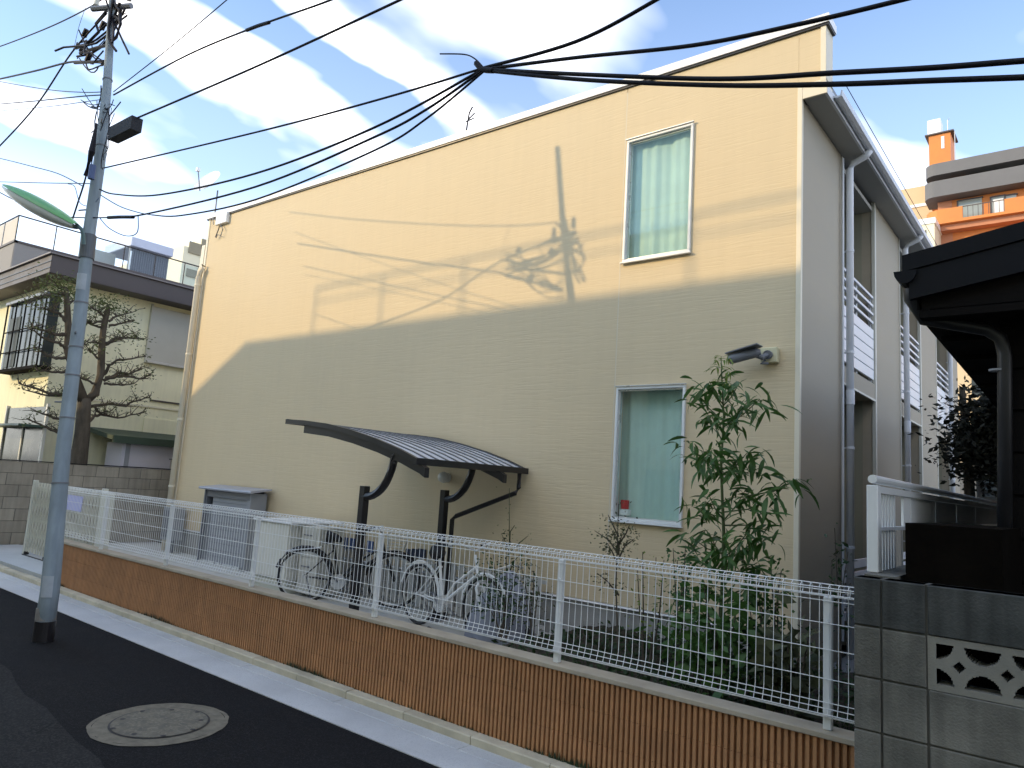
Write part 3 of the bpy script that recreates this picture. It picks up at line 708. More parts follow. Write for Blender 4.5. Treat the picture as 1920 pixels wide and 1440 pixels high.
MB().box(xa, 5.50, 0.25, xb, 6.1, 0.94, .004).build('body', M_cream, c2)
MB().box(xa+.04, 5.53, 0.08, xb-.04, 6.06, 0.25).build('plinth', mat('plinth_cream', (0.5, 0.5, 0.42), 0.7, 0.05, 3), c2)
MB().box(xa+.02, 5.488, 0.27, xb-.02, 5.499, 0.92, .002).build('door', M_cream, c2)
MB().box(xa+.035, 5.478, 0.58, xa+.095, 5.487, 0.70).build('handle', M_grey2, c2)
MB().box(xa-.03, 5.46, 0.942, xb+.05, 6.3, 0.965, .004).build('top_plate', M_cop, c2)
c3 = thing('letterbox_unit', 'narrow off white letterbox unit with two stacked doors beside the cream cabinet', 'letterbox', (-7.55, 5.8, 0.08))
MB().box(-7.80, 5.62, 0.12, -7.42, 6.0, 0.93, .004).build('body', mat('offwhite_steel', (0.55, 0.54, 0.48), 0.5, 0.04, 3), c3)
for z in (0.18, 0.56):
    d = MB().box(-7.76, 5.608, z, -7.50, 5.619, z+.33, .002).build('door', mat('offwhite_door', (0.50, 0.49, 0.44), 0.5, 0.04, 3), c3)
    MB().box(-7.72, 5.60, z+.26, -7.56, 5.607, z+.275).build('slot', M_grey, d)
gb = thing('utility_box', 'small grey meter box at the foot of the cream downpipe', 'meter box', (-12.4, 6.3, 0.08))
MB().box(-12.6, 6.2, 0.3, -12.3, 6.44, 0.85, .005).build('body', M_grey2, gb)
MB().box(-12.56, 6.19, 0.35, -12.34, 6.199, 0.8).build('door', M_grey, gb)
MB().tube([(-12.45, 6.35, .08), (-12.45, 6.35, .3)], .03, 8).build('conduit', M_grey, gb)

# ------------------------------------------------------------------ cycle shelter
SX = -5.72; S1, S2, SE = 4.82, 5.98, 6.42
sh = thing('cycle_shelter', 'dark cantilever cycle shelter with curved ribbed grey roof', 'cycle shelter', (SX, 5.4, 0.08))
prof = [(-7.09, 2.165), (-6.75, 2.15), (-6.35, 2.115), (-5.95, 2.05), (-5.55, 1.965), (-5.2, 1.87), (-4.93, 1.78)]
def prof_at(x):
    for (a, za), (b, zb) in zip(prof, prof[1:]):
        if a <= x <= b: return za+(zb-za)*(x-a)/(b-a)
    return prof[-1][1]
for ys in (S1, S2):
    MB().box(SX-.038, ys-.038, 0.08, SX+.038, ys+.038, 1.50, .004).build('post', M_black, sh)
    MB().box(SX-.1, ys-.1, 0.08, SX+.1, ys+.1, 0.092).build('base_plate', M_grey, sh)
    mb = MB(); pts = []
    for k in range(11):
        t = k/10; ang = -math.pi/2+t*math.pi/2*.93
        pts.append((SX+.04+0.36*math.cos(ang)*1.0, ys, 1.40+0.46*(1+math.sin(ang))))
    pts = [(SX, ys, 1.40)]+pts+[(SX+.42, ys, prof_at(SX+.42)-.08)]
    mb.tube(pts, 0.040, 8).build('curved_arm', M_black, sh, smooth=False)
    xs = [p for p in prof if p[0] >= -6.78]; xs = [(-6.80, prof_at(-6.80))]+xs[1:]+[(-4.86, 1.745)]
    pl = [(a, b-.035) for a, b in xs]+[(a, b-.125) for a, b in reversed(xs)]
    MB().prism(pl, 1, ys-.03, ys+.03).build('rafter', M_black, sh)
pl = [(a, b+.012) for a, b in prof]+[(a, b-.038) for a, b in reversed(prof)]
MB().prism(pl, 1, S1-.075, S1-.032).build('edge_rail', M_black, sh)
MB().prism(pl, 1, SE, SE+.04).build('edge_rail', M_black, sh)
MB().box(-4.98, S1-.07, 1.735, -4.915, SE+.04, 1.80, .004).build('front_gutter', M_black, sh)
MB().box(-7.11, S1-.07, 2.125, -7.06, SE+.04, 2.18, .004).build('rear_rail', M_black, sh)
# roof sheet pieces between ribs
nrib = 11
for k in range(nrib):
    y0 = S1-.03+(SE-S1+.03)*k/nrib; y1 = S1-.03+(SE-S1+.03)*(k+1)/nrib
    MB().prism([(a, b-.004) for a, b in prof]+[(a, b-.014) for a, b in reversed(prof)], 1, y0+.012, y1-.012).build('roof_sheet', M_poly, sh, smooth=False)
    MB().prism([(a, b+.006) for a, b in prof]+[(a, b-.018) for a, b in reversed(prof)], 1, y1-.011, y1+.011).build('roof_rib', mat('rib_grey', (0.10, 0.105, 0.12), 0.35, 0.05, 4), sh)
MB().tube([(SX+.09, S2+.06, .1), (SX+.09, S2+.06, 1.18), (SX+.14, S2+.06, 1.22), (-4.97, SE-.1, 1.52), (-4.95, SE-.08, 1.58), (-4.95, SE-.08, 1.74)], 0.026, 8).build('drain_pipe', M_black, sh)
wl = thing('wall_lamp', 'round white wall lamp below the shelter roof', 'wall lamp', (-5.55, GY-.06, 1.62))
q = onY(832, 895, GY-.08)
MB().tube([(q.x, GY-.01, q.z), (q.x, GY-.05, q.z)], .06, 14).build('base', M_cream, wl)
MB().tube([(q.x, GY-.05, q.z), (q.x, GY-.08, q.z), (q.x, GY-.13, q.z), (q.x, GY-.15, q.z)], [.05, .07, .055, .02], 16).build('globe', mat('opal_glass', (0.6, 0.6, 0.56), 0.3, 0.03, 3), wl, smooth=True)

# bicycles
def bicycle(x, y, ang, m_fr, label, basket=True):
    t = thing('bicycle', label, 'bicycle', (x, y, 0.08), 'bicycles parked under the shelter')
    ca, sa = math.cos(ang), math.sin(ang)
    def P(u, w, z): return (x+u*ca-w*sa, y+u*sa+w*ca, 0.08+z)
    for u in (-0.52, 0.52):
        mb = MB(); pts = [P(u+.30*math.cos(k*math.pi/16), 0, .32+.30*math.sin(k*math.pi/16)) for k in range(33)]
        w = mb.tube(pts, .016, 6, False).build('wheel', M_rubber, t)
        MB().tube([P(u+.275*math.cos(k*math.pi/16), 0, .32+.275*math.sin(k*math.pi/16)) for k in range(33)], .007, 5, False).build('rim', M_alu, w)
        mb = MB()
        for k in range(14):
            a_ = k*math.pi/7; mb.tube([P(u, 0, .32), P(u+.27*math.cos(a_), 0, .32+.27*math.sin(a_))], .0012, 3, False)
        mb.build('spokes', M_alu, w); MB().tube([P(u, -.05, .32), P(u, .05, .32)], .02, 8).build('hub', M_alu, w)
        a0, a1 = (0.1, 2.9) if u < 0 else (0.5, 3.0)
        MB().tube([P(u+.335*math.cos(a0+(a1-a0)*k/10), 0, .32+.335*math.sin(a0+(a1-a0)*k/10)) for k in range(11)], .018, 5).build('mudguard', m_fr, t)
    MB().tube([P(-.12, 0, .28), P(.37, 0, .62)], .018, 8).tube([P(-.10, 0, .30), P(.05, 0, .50), P(.36, 0, .70)], .014, 8).build('down_tube', m_fr, t)
    MB().tube([P(-.12, 0, .28), P(-.22, 0, .72)], .016, 8).build('seat_tube', m_fr, t)
    MB().tube([P(-.12, .02, .28), P(-.52, .04, .32), P(-.2, .02, .64)], .010, 6).tube([P(-.12, -.02, .28), P(-.52, -.04, .32), P(-.2, -.02, .64)], .010, 6).build('stays', m_fr, t)
    MB().tube([P(.34, 0, .82), P(.40, 0, .60), P(.44, .05, .52), P(.53, .05, .32)], .013, 7).tube([P(.42, 0, .56), P(.44, -.05, .52), P(.53, -.05, .32)], .013, 7).build('fork', m_fr, t)
    MB().tube([P(.20, -.26, .90), P(.32, -.2, .93), P(.34, 0, .86), P(.32, .2, .93), P(.20, .26, .90)], .011, 7).build('handlebar', M_alu, t)
    for s_ in (-1, 1): MB().tube([P(.22, s_*.255, .905), P(.12, s_*.27, .89)], .017, 8).build('grip', M_rubber, t)
    MB().tube([P(-.12, -.1, .76), P(-.2, 0, .78), P(-.3, 0, .78)], [.03, .05, .085], 8).build('saddle', M_rubber, t, smooth=True)
    MB().tube([P(-.12, -.05, .28), P(-.12, .05, .28)], .085, 16).build('chainwheel', M_alu, t)
    MB().tube([P(-.12, .06, .28), P(-.02, .07, .18), P(-.02, .12, .18)], .010, 5).tube([P(-.12, -.06, .28), P(-.22, -.07, .38), P(-.22, -.12, .38)], .010, 5).build('pedal_crank', M_grey, t)
    MB().box(-.30, -.05, 0, .04, .05, .012)
    MB().tube([P(-.75, .06, .60), P(-.35, .06, .66), P(-.35, -.06, .66), P(-.75, -.06, .60), P(-.75, .06, .60)], .007, 5).build('rear_carrier', M_alu, t)
    MB().tube([P(-.50, .03, .30), P(-.44, .14, .02)], .008, 5).build('kickstand', M_grey, t)
    if basket:
        mb = MB()
        for k in range(7):
            z = .66+.035*k; e = .10+.012*k
            mb.tube([P(.42, -e-.03, z), P(.42+.18+.01*k, -e-.03, z), P(.42+.18+.01*k, e+.03, z), P(.42, e+.03, z), P(.42, -e-.03, z)], .003, 4, False)
        for k in range(6):
            w_ = -.13+.052*k; mb.tube([P(.42, w_*.8, .66), P(.42, w_*1.3, .87)], .003, 4, False).tube([P(.60, w_*.8, .66), P(.66, w_*1.3, .87)], .003, 4, False)
        mb.build('basket', M_alu, t)
    return t
bicycle(-5.12, 5.55, R(-8), M_white, 'white city bicycle parked nearest the garden under the shelter', False)
bicycle(-6.85, 5.66, R(42), M_black, 'black city bicycle with wire basket beside the letterbox unit')
# covered bicycle seat / scooter under a grey sheet
sc2 = thing('covered_scooter', 'scooter under a grey cover at the right end of the shelter', 'scooter', (-4.55, 5.65, 0.08))
mb = MB(); vs = []; nl, na = 9, 28
for j in range(nl+1):
    h = j/nl
    for k in range(na):
        t = 2*math.pi*k/na
        rx = (0.34*(1-h**2.2)+.04)*(1+.06*math.sin(5*t+h*3)*(1-h)); ry = (0.20*(1-h**3)+.03)*(1+.08*math.sin(7*t)*(1-h))
        vs.append((-4.55+rx*math.cos(t)+.10*h, 5.65+ry*math.sin(t), 0.12+0.66*h))
fs = [(j*na+k, j*na+(k+1) % na, (j+1)*na+(k+1) % na, (j+1)*na+k) for j in range(nl) for k in range(na)]+[tuple(nl*na+k for k in range(na))]
mb.add(vs, fs).build('cover', M_cover, sc2, smooth=True)
for xx in (-4.8, -4.3): MB().tube([(xx+.13*math.cos(k*math.pi/8), 5.62, .21+.13*math.sin(k*math.pi/8)) for k in range(17)], .03, 8, False).build('wheel', M_rubber, sc2)
MB().tube([(-4.45, 5.45, .80), (-4.42, 5.65, .84), (-4.45, 5.85, .80)], .012, 6).build('handlebar', M_alu, sc2)
# slatted stand with number plates
cr = thing('cycle_rack', 'low white slatted rack with blue number plates behind the parked bicycles', 'cycle rack', (-6.6, 6.3, 0.08))
for k in range(26): MB().box(-8.0+.135*k, 6.30, .10, -7.93+.135*k, 6.315, .66).build('slat', mat('rack_grey', (0.46, 0.46, 0.44), 0.6, 0.08, 3), cr)
for z in (.14, .60): MB().box(-8.05, 6.317, z, -4.5, 6.34, z+.04).build('rail', mat('rack_grey', (0.46, 0.46, 0.44), 0.6, 0.08, 3), cr)
for k in range(5): MB().box(-8.0+.17*k, 6.285, .64, -7.88+.17*k, 6.298, .78).build('number_plate', M_blue, cr)
np_ = thing('number_sign', 'dark blue row of three number plates fixed on the wall under the shelter', 'sign', (-6.4, GY, .8))
for k in range(3): q = onY(766+12*k, 1038, GY-.03); MB().box(q.x-.07, GY-.02, q.z-.055, q.x+.055, GY-.002, q.z+.055).build('plate', mat('navy_plate', (0.03, 0.04, 0.07), 0.5, 0.1, 8), np_)
tag(MB().box(-5.72+.17, 4.9, .083, -4.9, 5.2, .10, .004).build('drain_cover', M_grey2), 'flat grey metal plate lying on the concrete under the shelter', 'drain cover')
hose = thing('garden_hose', 'black hose lying on the concrete beside the garden edge', 'hose', (-4.5, 5.2, 0.09))
MB().tube([(-5.3, 5.45, .12), (-5.0, 5.30, .12), (-4.6, 5.45, .12), (-4.35, 5.35, .12), (-4.2, 5.1, .13), (-4.0, 5.0, .16)], .02, 6).build('hose_line', M_rubber, hose)

# ------------------------------------------------------------------ accordion gate
GA = 4.25
ag = thing('accordion_gate', 'cream folding lattice gate drawn across the driveway by the tan block wall', 'gate', (-11.5, GA, 0.09))
x0, x1 = -12.75, -10.35; n = 22
M_ag = mat('gate_cream', (0.60, 0.60, 0.52), 0.45, 0.05, 3)
for k in range(n+1):
    x = x0+(x1-x0)*k/n
    MB().box(x-.012, GA-.012, .13, x+.012, GA+.012, 1.18).build('upright', M_ag, ag)
mb = MB()
for k in range(n):
    xa = x0+(x1-x0)*k/n; xb = x0+(x1-x0)*(k+1)/n
    for z in (.2, .43, .66, .89): mb.tube([(xa, GA-.018, z), (xb, GA-.018, z+.23)], .008, 4); mb.tube([(xa, GA+.018, z+.23), (xb, GA+.018, z)], .008, 4)
mb.build('lattice', M_ag, ag)
for x in (x0-.05, x1+.05): MB().box(x-.035, GA-.03, .09, x+.035, GA+.03, 1.21, .004).build('end_post', M_ag, ag)
for k in (0, 7, 14, 22): MB().tube([(x0+(x1-x0)*k/n, GA-.03, .11), (x0+(x1-x0)*k/n, GA+.03, .11)], .025, 8).build('caster', M_rubber, ag)
MB().box(x0, GA-.06, .087, x1, GA-.045, .10).build('floor_track', M_black, ag)
p0, p1 = onY(119, 926, GA-.05), onY(150, 960, GA-.05)
tag(MB().box(p0.x, GA-.045, p1.z, p1.x, GA-.036, p0.z).build('notice_sheet', M_note), 'pale blue notice sheet tied to the folding lattice gate', 'notice')
tag(MB().box(-10.25, GA-.06, .09, -10.02, GA+.02, 1.17, .006).build('gate_post_panel', M_ag), 'cream flat gate housing panel at the end of the low brown wall', 'gate housing')

# ------------------------------------------------------------------ left boundary wall, house and tree
LX = -14.3
lw = thing('boundary_wall', 'tan concrete block boundary wall behind the folding gate', 'wall', (LX, 6, 0))
MB().box(LX-.12, 3.3, -0.05, LX-.006, 7.2, 1.46).build('core', M_joint, lw)
MB().box(LX-.12, 7.2, -0.05, LX-.006, 11, 1.66).build('core', M_joint, lw)
mb_ = proto(MB().box(-.12, 0.004, 0.003, 0, .396, .197, .004), 'wall_block', M_blk2)
for c in range(8):
    y = 3.3-(0.2 if c % 2 else 0)+0.0
    for i in range(19):
        yy = y+.4*i
        if c == 7 and yy < 7.1: continue
        if yy > 10.6: continue
        inst(mb_, 'wall_block', lw, (LX+random.uniform(-.002, .002), yy, .07+.2*c-.0-.0))
MB().box(LX-.14, 3.3, 1.473, LX+.01, 7.08, 1.492).build('coping', M_black, lw)
MB().box(LX-.14, 7.08, 1.673, LX+.01, 11, 1.692).build('coping', M_black, lw)

HX, HY = -16.1, 5.28; EX, EY = -15.6, 4.86
hs = thing('yellow_house', 'pale yellow rendered two storey house with broad dark brown eaves', 'house', (-20, 8, 0))
MB().box(-26, HY+.001, 0, HX-.001, 13, 5.30).build('wall', M_yel, hs)
MB().box(-26.5, EY, 5.10, EX, 13.5, 5.47, .01).build('eaves', M_fas, hs)
for z in (5.20, 5.33): 
    MB().box(-26.5, EY-.012, z, EX+.012, EY-.001, z+.012).build('fascia_line', M_black, hs)
MB().box(-26.6, EY-.05, 5.472, EX+.05, 13.5, 5.50).build('roof_edge', mat('roof_flash', (0.20, 0.18, 0.18), 0.5, 0.05, 2), hs)
MB().box(HX, HY+.02, 2.78, HX+.02, 13, 2.82).build('band_course', M_crm, hs)
MB().box(HX, 7.3, 2.93, HX+.03, 13, 2.96).build('conduit', M_fas, hs)
p0, p1 = onX(286, 575, HX), onX(362, 690, HX)
sw = MB().box(HX, p0.y, p1.z, HX+.06, p1.y+.3, p0.z, .004).build('window', M_pvc, hs)
MB().box(HX, p0.y-.03, p1.z-.06, HX+.09, p1.y+.35, p1.z-.003, .004).build('sill', M_alu, sw)
MB().box(HX, p0.y-.035, p1.z, HX+.07, p0.y-.002, p0.z+.05).build('frame', M_pvc, sw)
p0, p1 = onX(225, 778, HX), onX(336, 822, HX)
MB().box(HX, p0.y+.5, 2.1, HX+.03, p1.y, 2.55, .003).build('shutter_panel', M_yel, hs)
MB().box(HX, p1.y+.02, 2.1, HX+.03, p1.y+.5, 2.6).build('window', M_dglass, hs)
# bay window with grille on the street face
M_gr = mat('matt_black_iron', (0.012, 0.012, 0.012), 0.9, 0.1, 5, spec=0.05)
p0, p1 = onY(14, 582, HY-.25), onY(68, 684, HY-.25)
by = MB().box(p0.x, HY-.20, p1.z, p1.x, HY, p0.z+.1).build('bay_window', M_dglass, hs)
MB().box(p0.x-.05, HY-.28, p0.z+.101, p1.x+.05, HY, p0.z+.16).build('hood', M_grey, by)
MB().box(p0.x-.05, HY-.28, p1.z-.06, p1.x+.05, HY, p1.z-.001).build('sill', M_gr, by)
for k in range(5):
    xx = p0.x+(p1.x-p0.x)*k/4; MB().box(xx-.014, HY-.26, p1.z, xx+.014, HY-.235, p0.z+.1).build('grille_bar', M_gr, by)
for z in (p1.z+.35, p1.z+.8): MB().box(p0.x, HY-.26, z, p1.x, HY-.24, z+.02).build('grille_bar', M_gr, by)
MB().box(p0.x+.15, HY-.215, p1.z+.05, p0.x+.8, HY-.201, p0.z-.2).build('curtain_glass', mat('curtained_glass', (0.05, 0.06, 0.055), 0.4, 0.3, 3, spec=.1), by)
p0, p1 = onY(14, 765, HY-.05), onY(72, 858, HY-.05)
lwn = MB().box(p0.x, HY-.03, 1.2, p1.x, HY, p0.z, .004).build('window', M_dglass, hs)
MB().box(p0.x-.05, HY-.06, 1.2, p0.x, HY-.001, p0.z+.05).build('frame', M_cream, lwn)
MB().box((p0.x+p1.x)/2-.03, HY-.05, 1.2, (p0.x+p1.x)/2+.03, HY-.031, p0.z-.4).build('mullion', M_cream, lwn)
MB().box(p0.x-.1, HY-.5, p0.z-.42, p1.x+.1, HY-.001, p0.z-.38).build('awning', mat('green_awning', (0.06, 0.11, 0.09), 0.5, 0.1, 3), lwn)
MB().box(p1.x+.001, HY-.05, 1.2, p1.x+.06, HY-.001, p0.z+.05).build('frame', M_cream, lwn)
# lean-to with green edge
lt = thing('lean_to', 'white lean to shed with dark green roof edge behind the tan wall', 'shed', (-15.3, 7.5, 0))
MB().box(-15.6, 6.35, 0, -14.9, 12, 1.95).build('wall', mat('lilac_white', (0.55, 0.54, 0.60), 0.6, 0.04, 2), lt)
MB().prism([(-16.1, 2.15), (-14.75, 1.98), (-14.75, 2.06), (-16.1, 2.24)], 1, 6.1, 12).build('roof', mat('green_edge', (0.04, 0.065, 0.045), 0.6, 0.1, 3), lt)
MB().box(-14.78, 6.1, 1.93, -14.74, 12, 2.07).build('gutter', mat('green_edge', (0.04, 0.065, 0.045), 0.6, 0.1, 3), lt)
MB().box(-14.899, 6.42, 0.5, -14.88, 6.5, 1.93).build('frame', M_grey2, lt)

# pruned garden tree
TX = -14.95
tr = thing('pruned_tree', 'dark bare pruned garden tree with two stems before the yellow house', 'tree', tuple(onX(147, 866, TX)[i] if i < 2 else 0.3 for i in range(3)))
def TP(px, dx=0.0): return onX(px[0]/3.6, 480+px[1]/3.6, TX+dx)
base = TP((530, 1390)); 
MB().tube([(base.x, base.y, 0.2), TP((530, 1390)), TP((555, 1200)), TP((565, 1050)), TP((572, 960))], [.17, .15, .13, .12, .11], 10).build('trunk', M_bark, tr, smooth=True)
MB().tube([TP((572, 985)), TP((640, 930)), TP((680, 800)), TP((690, 560)), TP((705, 450)), TP((725, 370)), TP((735, 340))], [.10, .085, .07, .06, .058, .05, .03], 9).build('stem', M_bark, tr, smooth=True)
MB().tube([TP((565, 985)), TP((520, 850)), TP((455, 640)), TP((462, 500)), TP((452, 330)), TP((445, 220))], [.10, .08, .065, .06, .055, .04], 9).build('stem', M_bark, tr, smooth=True)
BR = [[(735, 440), (800, 400), (890, 380)], [(735, 470), (820, 455), (905, 440)], [(712, 590), (780, 560), (850, 555), (975, 560)], [(712, 600), (770, 575), (860, 530)],
      [(700, 800), (740, 740), (800, 700), (980, 680)], [(710, 825), (790, 815), (880, 810), (960, 830), (1020, 800)], [(700, 862), (800, 870), (900, 865)], [(700, 840), (800, 790), (870, 795), (960, 760)],
      [(590, 1022), (700, 1000), (850, 1010), (900, 980), (1010, 955)], [(590, 1130), (640, 1080), (700, 1070), (800, 1090), (970, 1060)], [(630, 1010), (670, 1060), (750, 1048)],
      [(445, 440), (400, 390), (340, 370), (270, 350)], [(440, 530), (380, 530), (290, 500), (210, 480)], [(450, 625), (400, 590), (320, 565), (200, 490)], [(455, 690), (380, 690), (320, 670), (230, 610)],
      [(450, 260), (360, 250), (260, 280), (180, 320)], [(445, 215), (400, 200), (350, 195)], [(500, 1105), (400, 1100), (330, 1080), (250, 1050)], [(490, 1195), (390, 1190), (300, 1150), (190, 1105)],
      [(510, 785), (440, 785), (350, 780), (250, 775)], [(520, 940), (430, 938), (330, 925), (210, 885), (130, 860)], [(520, 940), (330, 940), (150, 900)], [(690, 600), (640, 575), (560, 600)], [(700, 440), (620, 455), (560, 450)],
      [(710, 410), (660, 370), (590, 345)], [(700, 480), (640, 470), (560, 440)], [(455, 330), (500, 300), (540, 320)], [(690, 720), (620, 650), (600, 640)], [(650, 870), (590, 840), (540, 820)]]
rb = random.Random(3); fol = MB()
def leafcl(mb, c, r, n, size, rr, droop=0.0):
    for _ in range(n):
        p = Vector((rr.gauss(0, 1), rr.gauss(0, 1), rr.gauss(0, .6)))*r*.5+c
        d = Vector((rr.gauss(0, 1), rr.gauss(0, 1), rr.gauss(0, .6)-droop)).normalized(); s = d.cross(Vector((rr.gauss(0, 1), rr.gauss(0, 1), rr.gauss(0, 1)))).normalized()
        L = size*rr.uniform(.6, 1.3); w = L*.22
        mb.add([p, p+d*L*.5+s*w, p+d*L, p+d*L*.5-s*w], [(0, 1, 2, 3)])
for bi, br in enumerate(BR):
    off = rb.uniform(-.35, .35); pts = []
    nseg = len(br)-1
    for k in range(nseg*4+1):
        f = k/4; i = min(int(f), nseg-1); t = f-i
        q = (br[i][0]*(1-t)+br[i+1][0]*t+rb.uniform(-5, 5)*(k > 0), br[i][1]*(1-t)+br[i+1][1]*t+rb.uniform(-5, 5)*(k > 0))
        pts.append(TP(q, off*f/nseg))
    r0 = .035 if nseg > 2 else .026
    mb = MB().tube(pts, [r0*(1-.65*k/(len(pts)-1)) for k in range(len(pts))], 6)
    for k in range(3, len(pts), 1):
        for _ in range(2):
            d = Vector((rb.gauss(0, 1), rb.gauss(0, 1), abs(rb.gauss(0, .7)))).normalized()*rb.uniform(.10, .28)
            e = pts[k]+d; mb.tube([pts[k], pts[k]+d*.5+Vector((0, 0, rb.uniform(-.02, .03))), e], [.010, .007, .005], 4)
            leafcl(fol, e, .08, 3, .045, rb)
    leafcl(fol, pts[-1], .16, 14, .06, rb)
    mb.build('branch', M_bark, tr)
for q in ((735, 330), (720, 320), (700, 330), (440, 200), (410, 190), (470, 230), (640, 350), (370, 230), (600, 600), (880, 540), (400, 260), (300, 300)):
    leafcl(fol, TP(q), .35, 110, .065, rb)
fol.build('foliage', mat('dull_tree_leaf', (0.10, 0.13, 0.045), 0.7, 0.4, 11, trans=0.2), tr, kind='stuff')

# grey flat roofed building behind with roof rail
gbld = thing('grey_flat_building', 'grey panelled flat roofed building with roof railing behind the yellow house', 'building', (-28, 9, 0))
XB = -23; YB = onX(30, 440, XB).y; zt_ = onX(30, 453, XB).z
pY1 = 13.5
MB().box(-40, YB, 0, XB-.03, pY1, zt_-.02).build('wall', M_gp, gbld)
for k in range(9):
    y0 = YB+.01+k*.95
    MB().box(XB-.029, y0, 4, XB, y0+.935, zt_-.02).build('wall_panel', M_gp, gbld)
MB().box(XB-.1, YB-.02, zt_-.019, XB+.03, pY1+.02, zt_+.04).build('coping', M_fas, gbld)
MB().box(-40, YB-.03, zt_-.019, XB+.03, YB+.06, zt_+.039).build('coping', M_fas, gbld)
zr = onX(30, 402, XB).z
MB().tube([(-40, YB, zr), (XB, YB, zr), (XB, pY1, zr)], .022, 6).build('handrail', M_black, gbld)
for k in range(9):
    y0 = YB+k*.95; MB().tube([(XB, y0, zt_), (XB, y0, zr)], .016, 5).build('rail_post', M_black, gbld)
    if k < 8: MB().box(XB-.008, y0+.03, zt_+.06, XB+.0, y0+.92, zr-.04).build('glass_panel', G_rail, gbld)
for k in range(1, 8):
    MB().box(-23-1.1*k-.02, YB-.008, zt_, -23-1.1*k+.02, YB+.008, zr).build('rail_post', M_black, gbld)
    MB().box(-23-1.1*k+.05, YB-.004, zt_+.06, -23-1.1*k+1.05, YB+.002, zr-.04).build('rail_screen', mat('beige_screen', (0.5, 0.45, 0.38), 0.6, 0.05, 2), gbld)
rs = thing('rooftop_shed', 'corrugated grey rooftop shed with white roof edge behind the railing', 'shed', (-25, 11, zt_))
XS = -25.5; a0, a1 = onX(225, 470, XS), onX(325, 500, XS); zs0 = zt_-.2; zs1 = onX(243, 462, XS).z
y0s, y1s = onX(243, 470, XS).y, onX(316, 490, XS).y
for k in range(18):
    ya = y0s+(y1s-y0s)*k/18; yb = y0s+(y1s-y0s)*(k+1)/18
    MB().prism([(XS, ya), (XS+.05, ya+.03), (XS+.05, (ya+yb)/2), (XS, (ya+yb)/2+.02), (XS, yb), (XS-.05, yb), (XS-.05, ya)], 2, zs0, zs1).build('wall_sheet', mat('shed_grey', (0.20, 0.205, 0.235), 0.5, 0.08, 2), rs)
MB().box(XS-2, y0s-.05, zs1, XS+.2, y1s+.05, zs1+.32, .02).build('roof_box', mat('shed_roof', (0.50, 0.54, 0.66), 0.5, 0.04, 2), rs)
MB().box(XS-1.9, y0s-.9, zs0, XS-.8, y0s-.1, zs1-.2).build('tank', mat('tank_grey', (0.42, 0.42, 0.39), 0.5, 0.04, 2), rs)
MB().box(XS+.2, y1s-1.4, zs0, XS+.24, y1s-1.36, zs1-.2).build('pole', M_cop, rs)
# far cream apartment
fc = thing('far_apartment_block', 'distant cream apartment block with stacked brown balconies at the gable edge', 'building', (-48, 24, 0))
XC = -45
q0, q1 = onX(343, 480, XC), onX(400, 440, XC)
MB().box(XC-12, q0.y, 0, XC, q0.y+12, onX(350, 462, XC).z).build('wall', M_crm, fc)
MB().box(XC-10, q0.y+1.1, 10, XC+.02, q0.y+12, onX(375, 445, XC).z).build('upper_wall', M_crm, fc)
for (a, b, c, d) in ((355, 452, 375, 480), (378, 448, 388, 470), (350, 503, 369, 523), (372, 500, 383, 518)):
    u, v = onX(a, b, XC), onX(c, d, XC)
    MB().box(XC+.021, u.y, v.z, XC+.08, v.y, u.z).build('window', mat('brown_recess', (0.30, 0.27, 0.19), 0.7, 0.1, 1), fc)
MB().tube([(XC-2, q0.y-3.2, 0), (XC-2, q0.y-3.2, 15.2)], .05, 5)

# ------------------------------------------------------------------ orange building far right
OY = 70
ob = thing('orange_apartment_block', 'tall orange apartment block with grey curved balconies and roof tower', 'building', (0, 74, 0))
def OP(x, y, Y=OY): return onY(x, y, Y)
xl_ = -10.8; xr = 14
MB().box(xl_+1.9, OY+1.5, 0, xr, OY+14, onY(1784, 315, OY).z).build('wall', M_or, ob)
def balc(z0, z1, m_, name, x0=xl_, y0=OY):
    pts = [(x0, y0+1.5)]+[(x0+.9*(1-math.cos(t)), y0+.9*(1-math.sin(t))) for t in [k*math.pi/12 for k in range(0, 7)]]
    pts = [(x0, OY+3)]+[(x0+.9-.9*math.cos(k*math.pi/12), y0+.9-.9*math.sin(k*math.pi/12)) for k in range(7)]+[(xr, y0), (xr, OY+3)]
    return MB().prism(pts, 2, z0, z1).build(name, m_, ob)
def OZ(x, y, Y=OY): return onY(x, y, Y).z
b1t, b1b, b2t, b2b = OZ(1784, 301), OZ(1784, 323), OZ(1784, 334), OZ(1784, 364)
b3t, b3b, b3s = OZ(1762, 393), OZ(1762, 420), OZ(1762, 430)
balc(b1b, b1t, M_bg, 'balcony')
balc(b2b, b2t, M_bg, 'balcony', xl_-.1)
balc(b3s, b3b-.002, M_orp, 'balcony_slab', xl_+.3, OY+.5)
balc(b3b, b3b+.25, M_or, 'balcony_curb', xl_)
xo0, xo1 = onY(1805, 400, OY).x, onY(1884, 400, OY).x
MB().prism([(xl_, OY+3), (xl_, OY+.9), (xl_+.3, OY+.3), (xl_+.9, OY), (xo0, OY), (xo0, OY+.15), (xl_+1, OY+.15), (xl_+.2, OY+1), (xl_+.2, OY+3)], 2, b3b+.252, b3t).build('balcony_parapet', M_or, ob)
MB().box(xo1, OY, b3b+.252, xr, OY+.15, b3t).build('balcony_parapet', M_or, ob)
for k in range(9): MB().box(xo0+(xo1-xo0)*k/8-.02, OY+.05, b3b+.252, xo0+(xo1-xo0)*k/8+.02, OY+.09, b3t).build('rail_bar', M_fas, ob)
MB().box(xo0, OY+.04, b3t-.06, xo1, OY+.10, b3t).build('rail_top', M_fas, ob)
balc(22.5, 23.8, M_or, 'balcony', xl_)
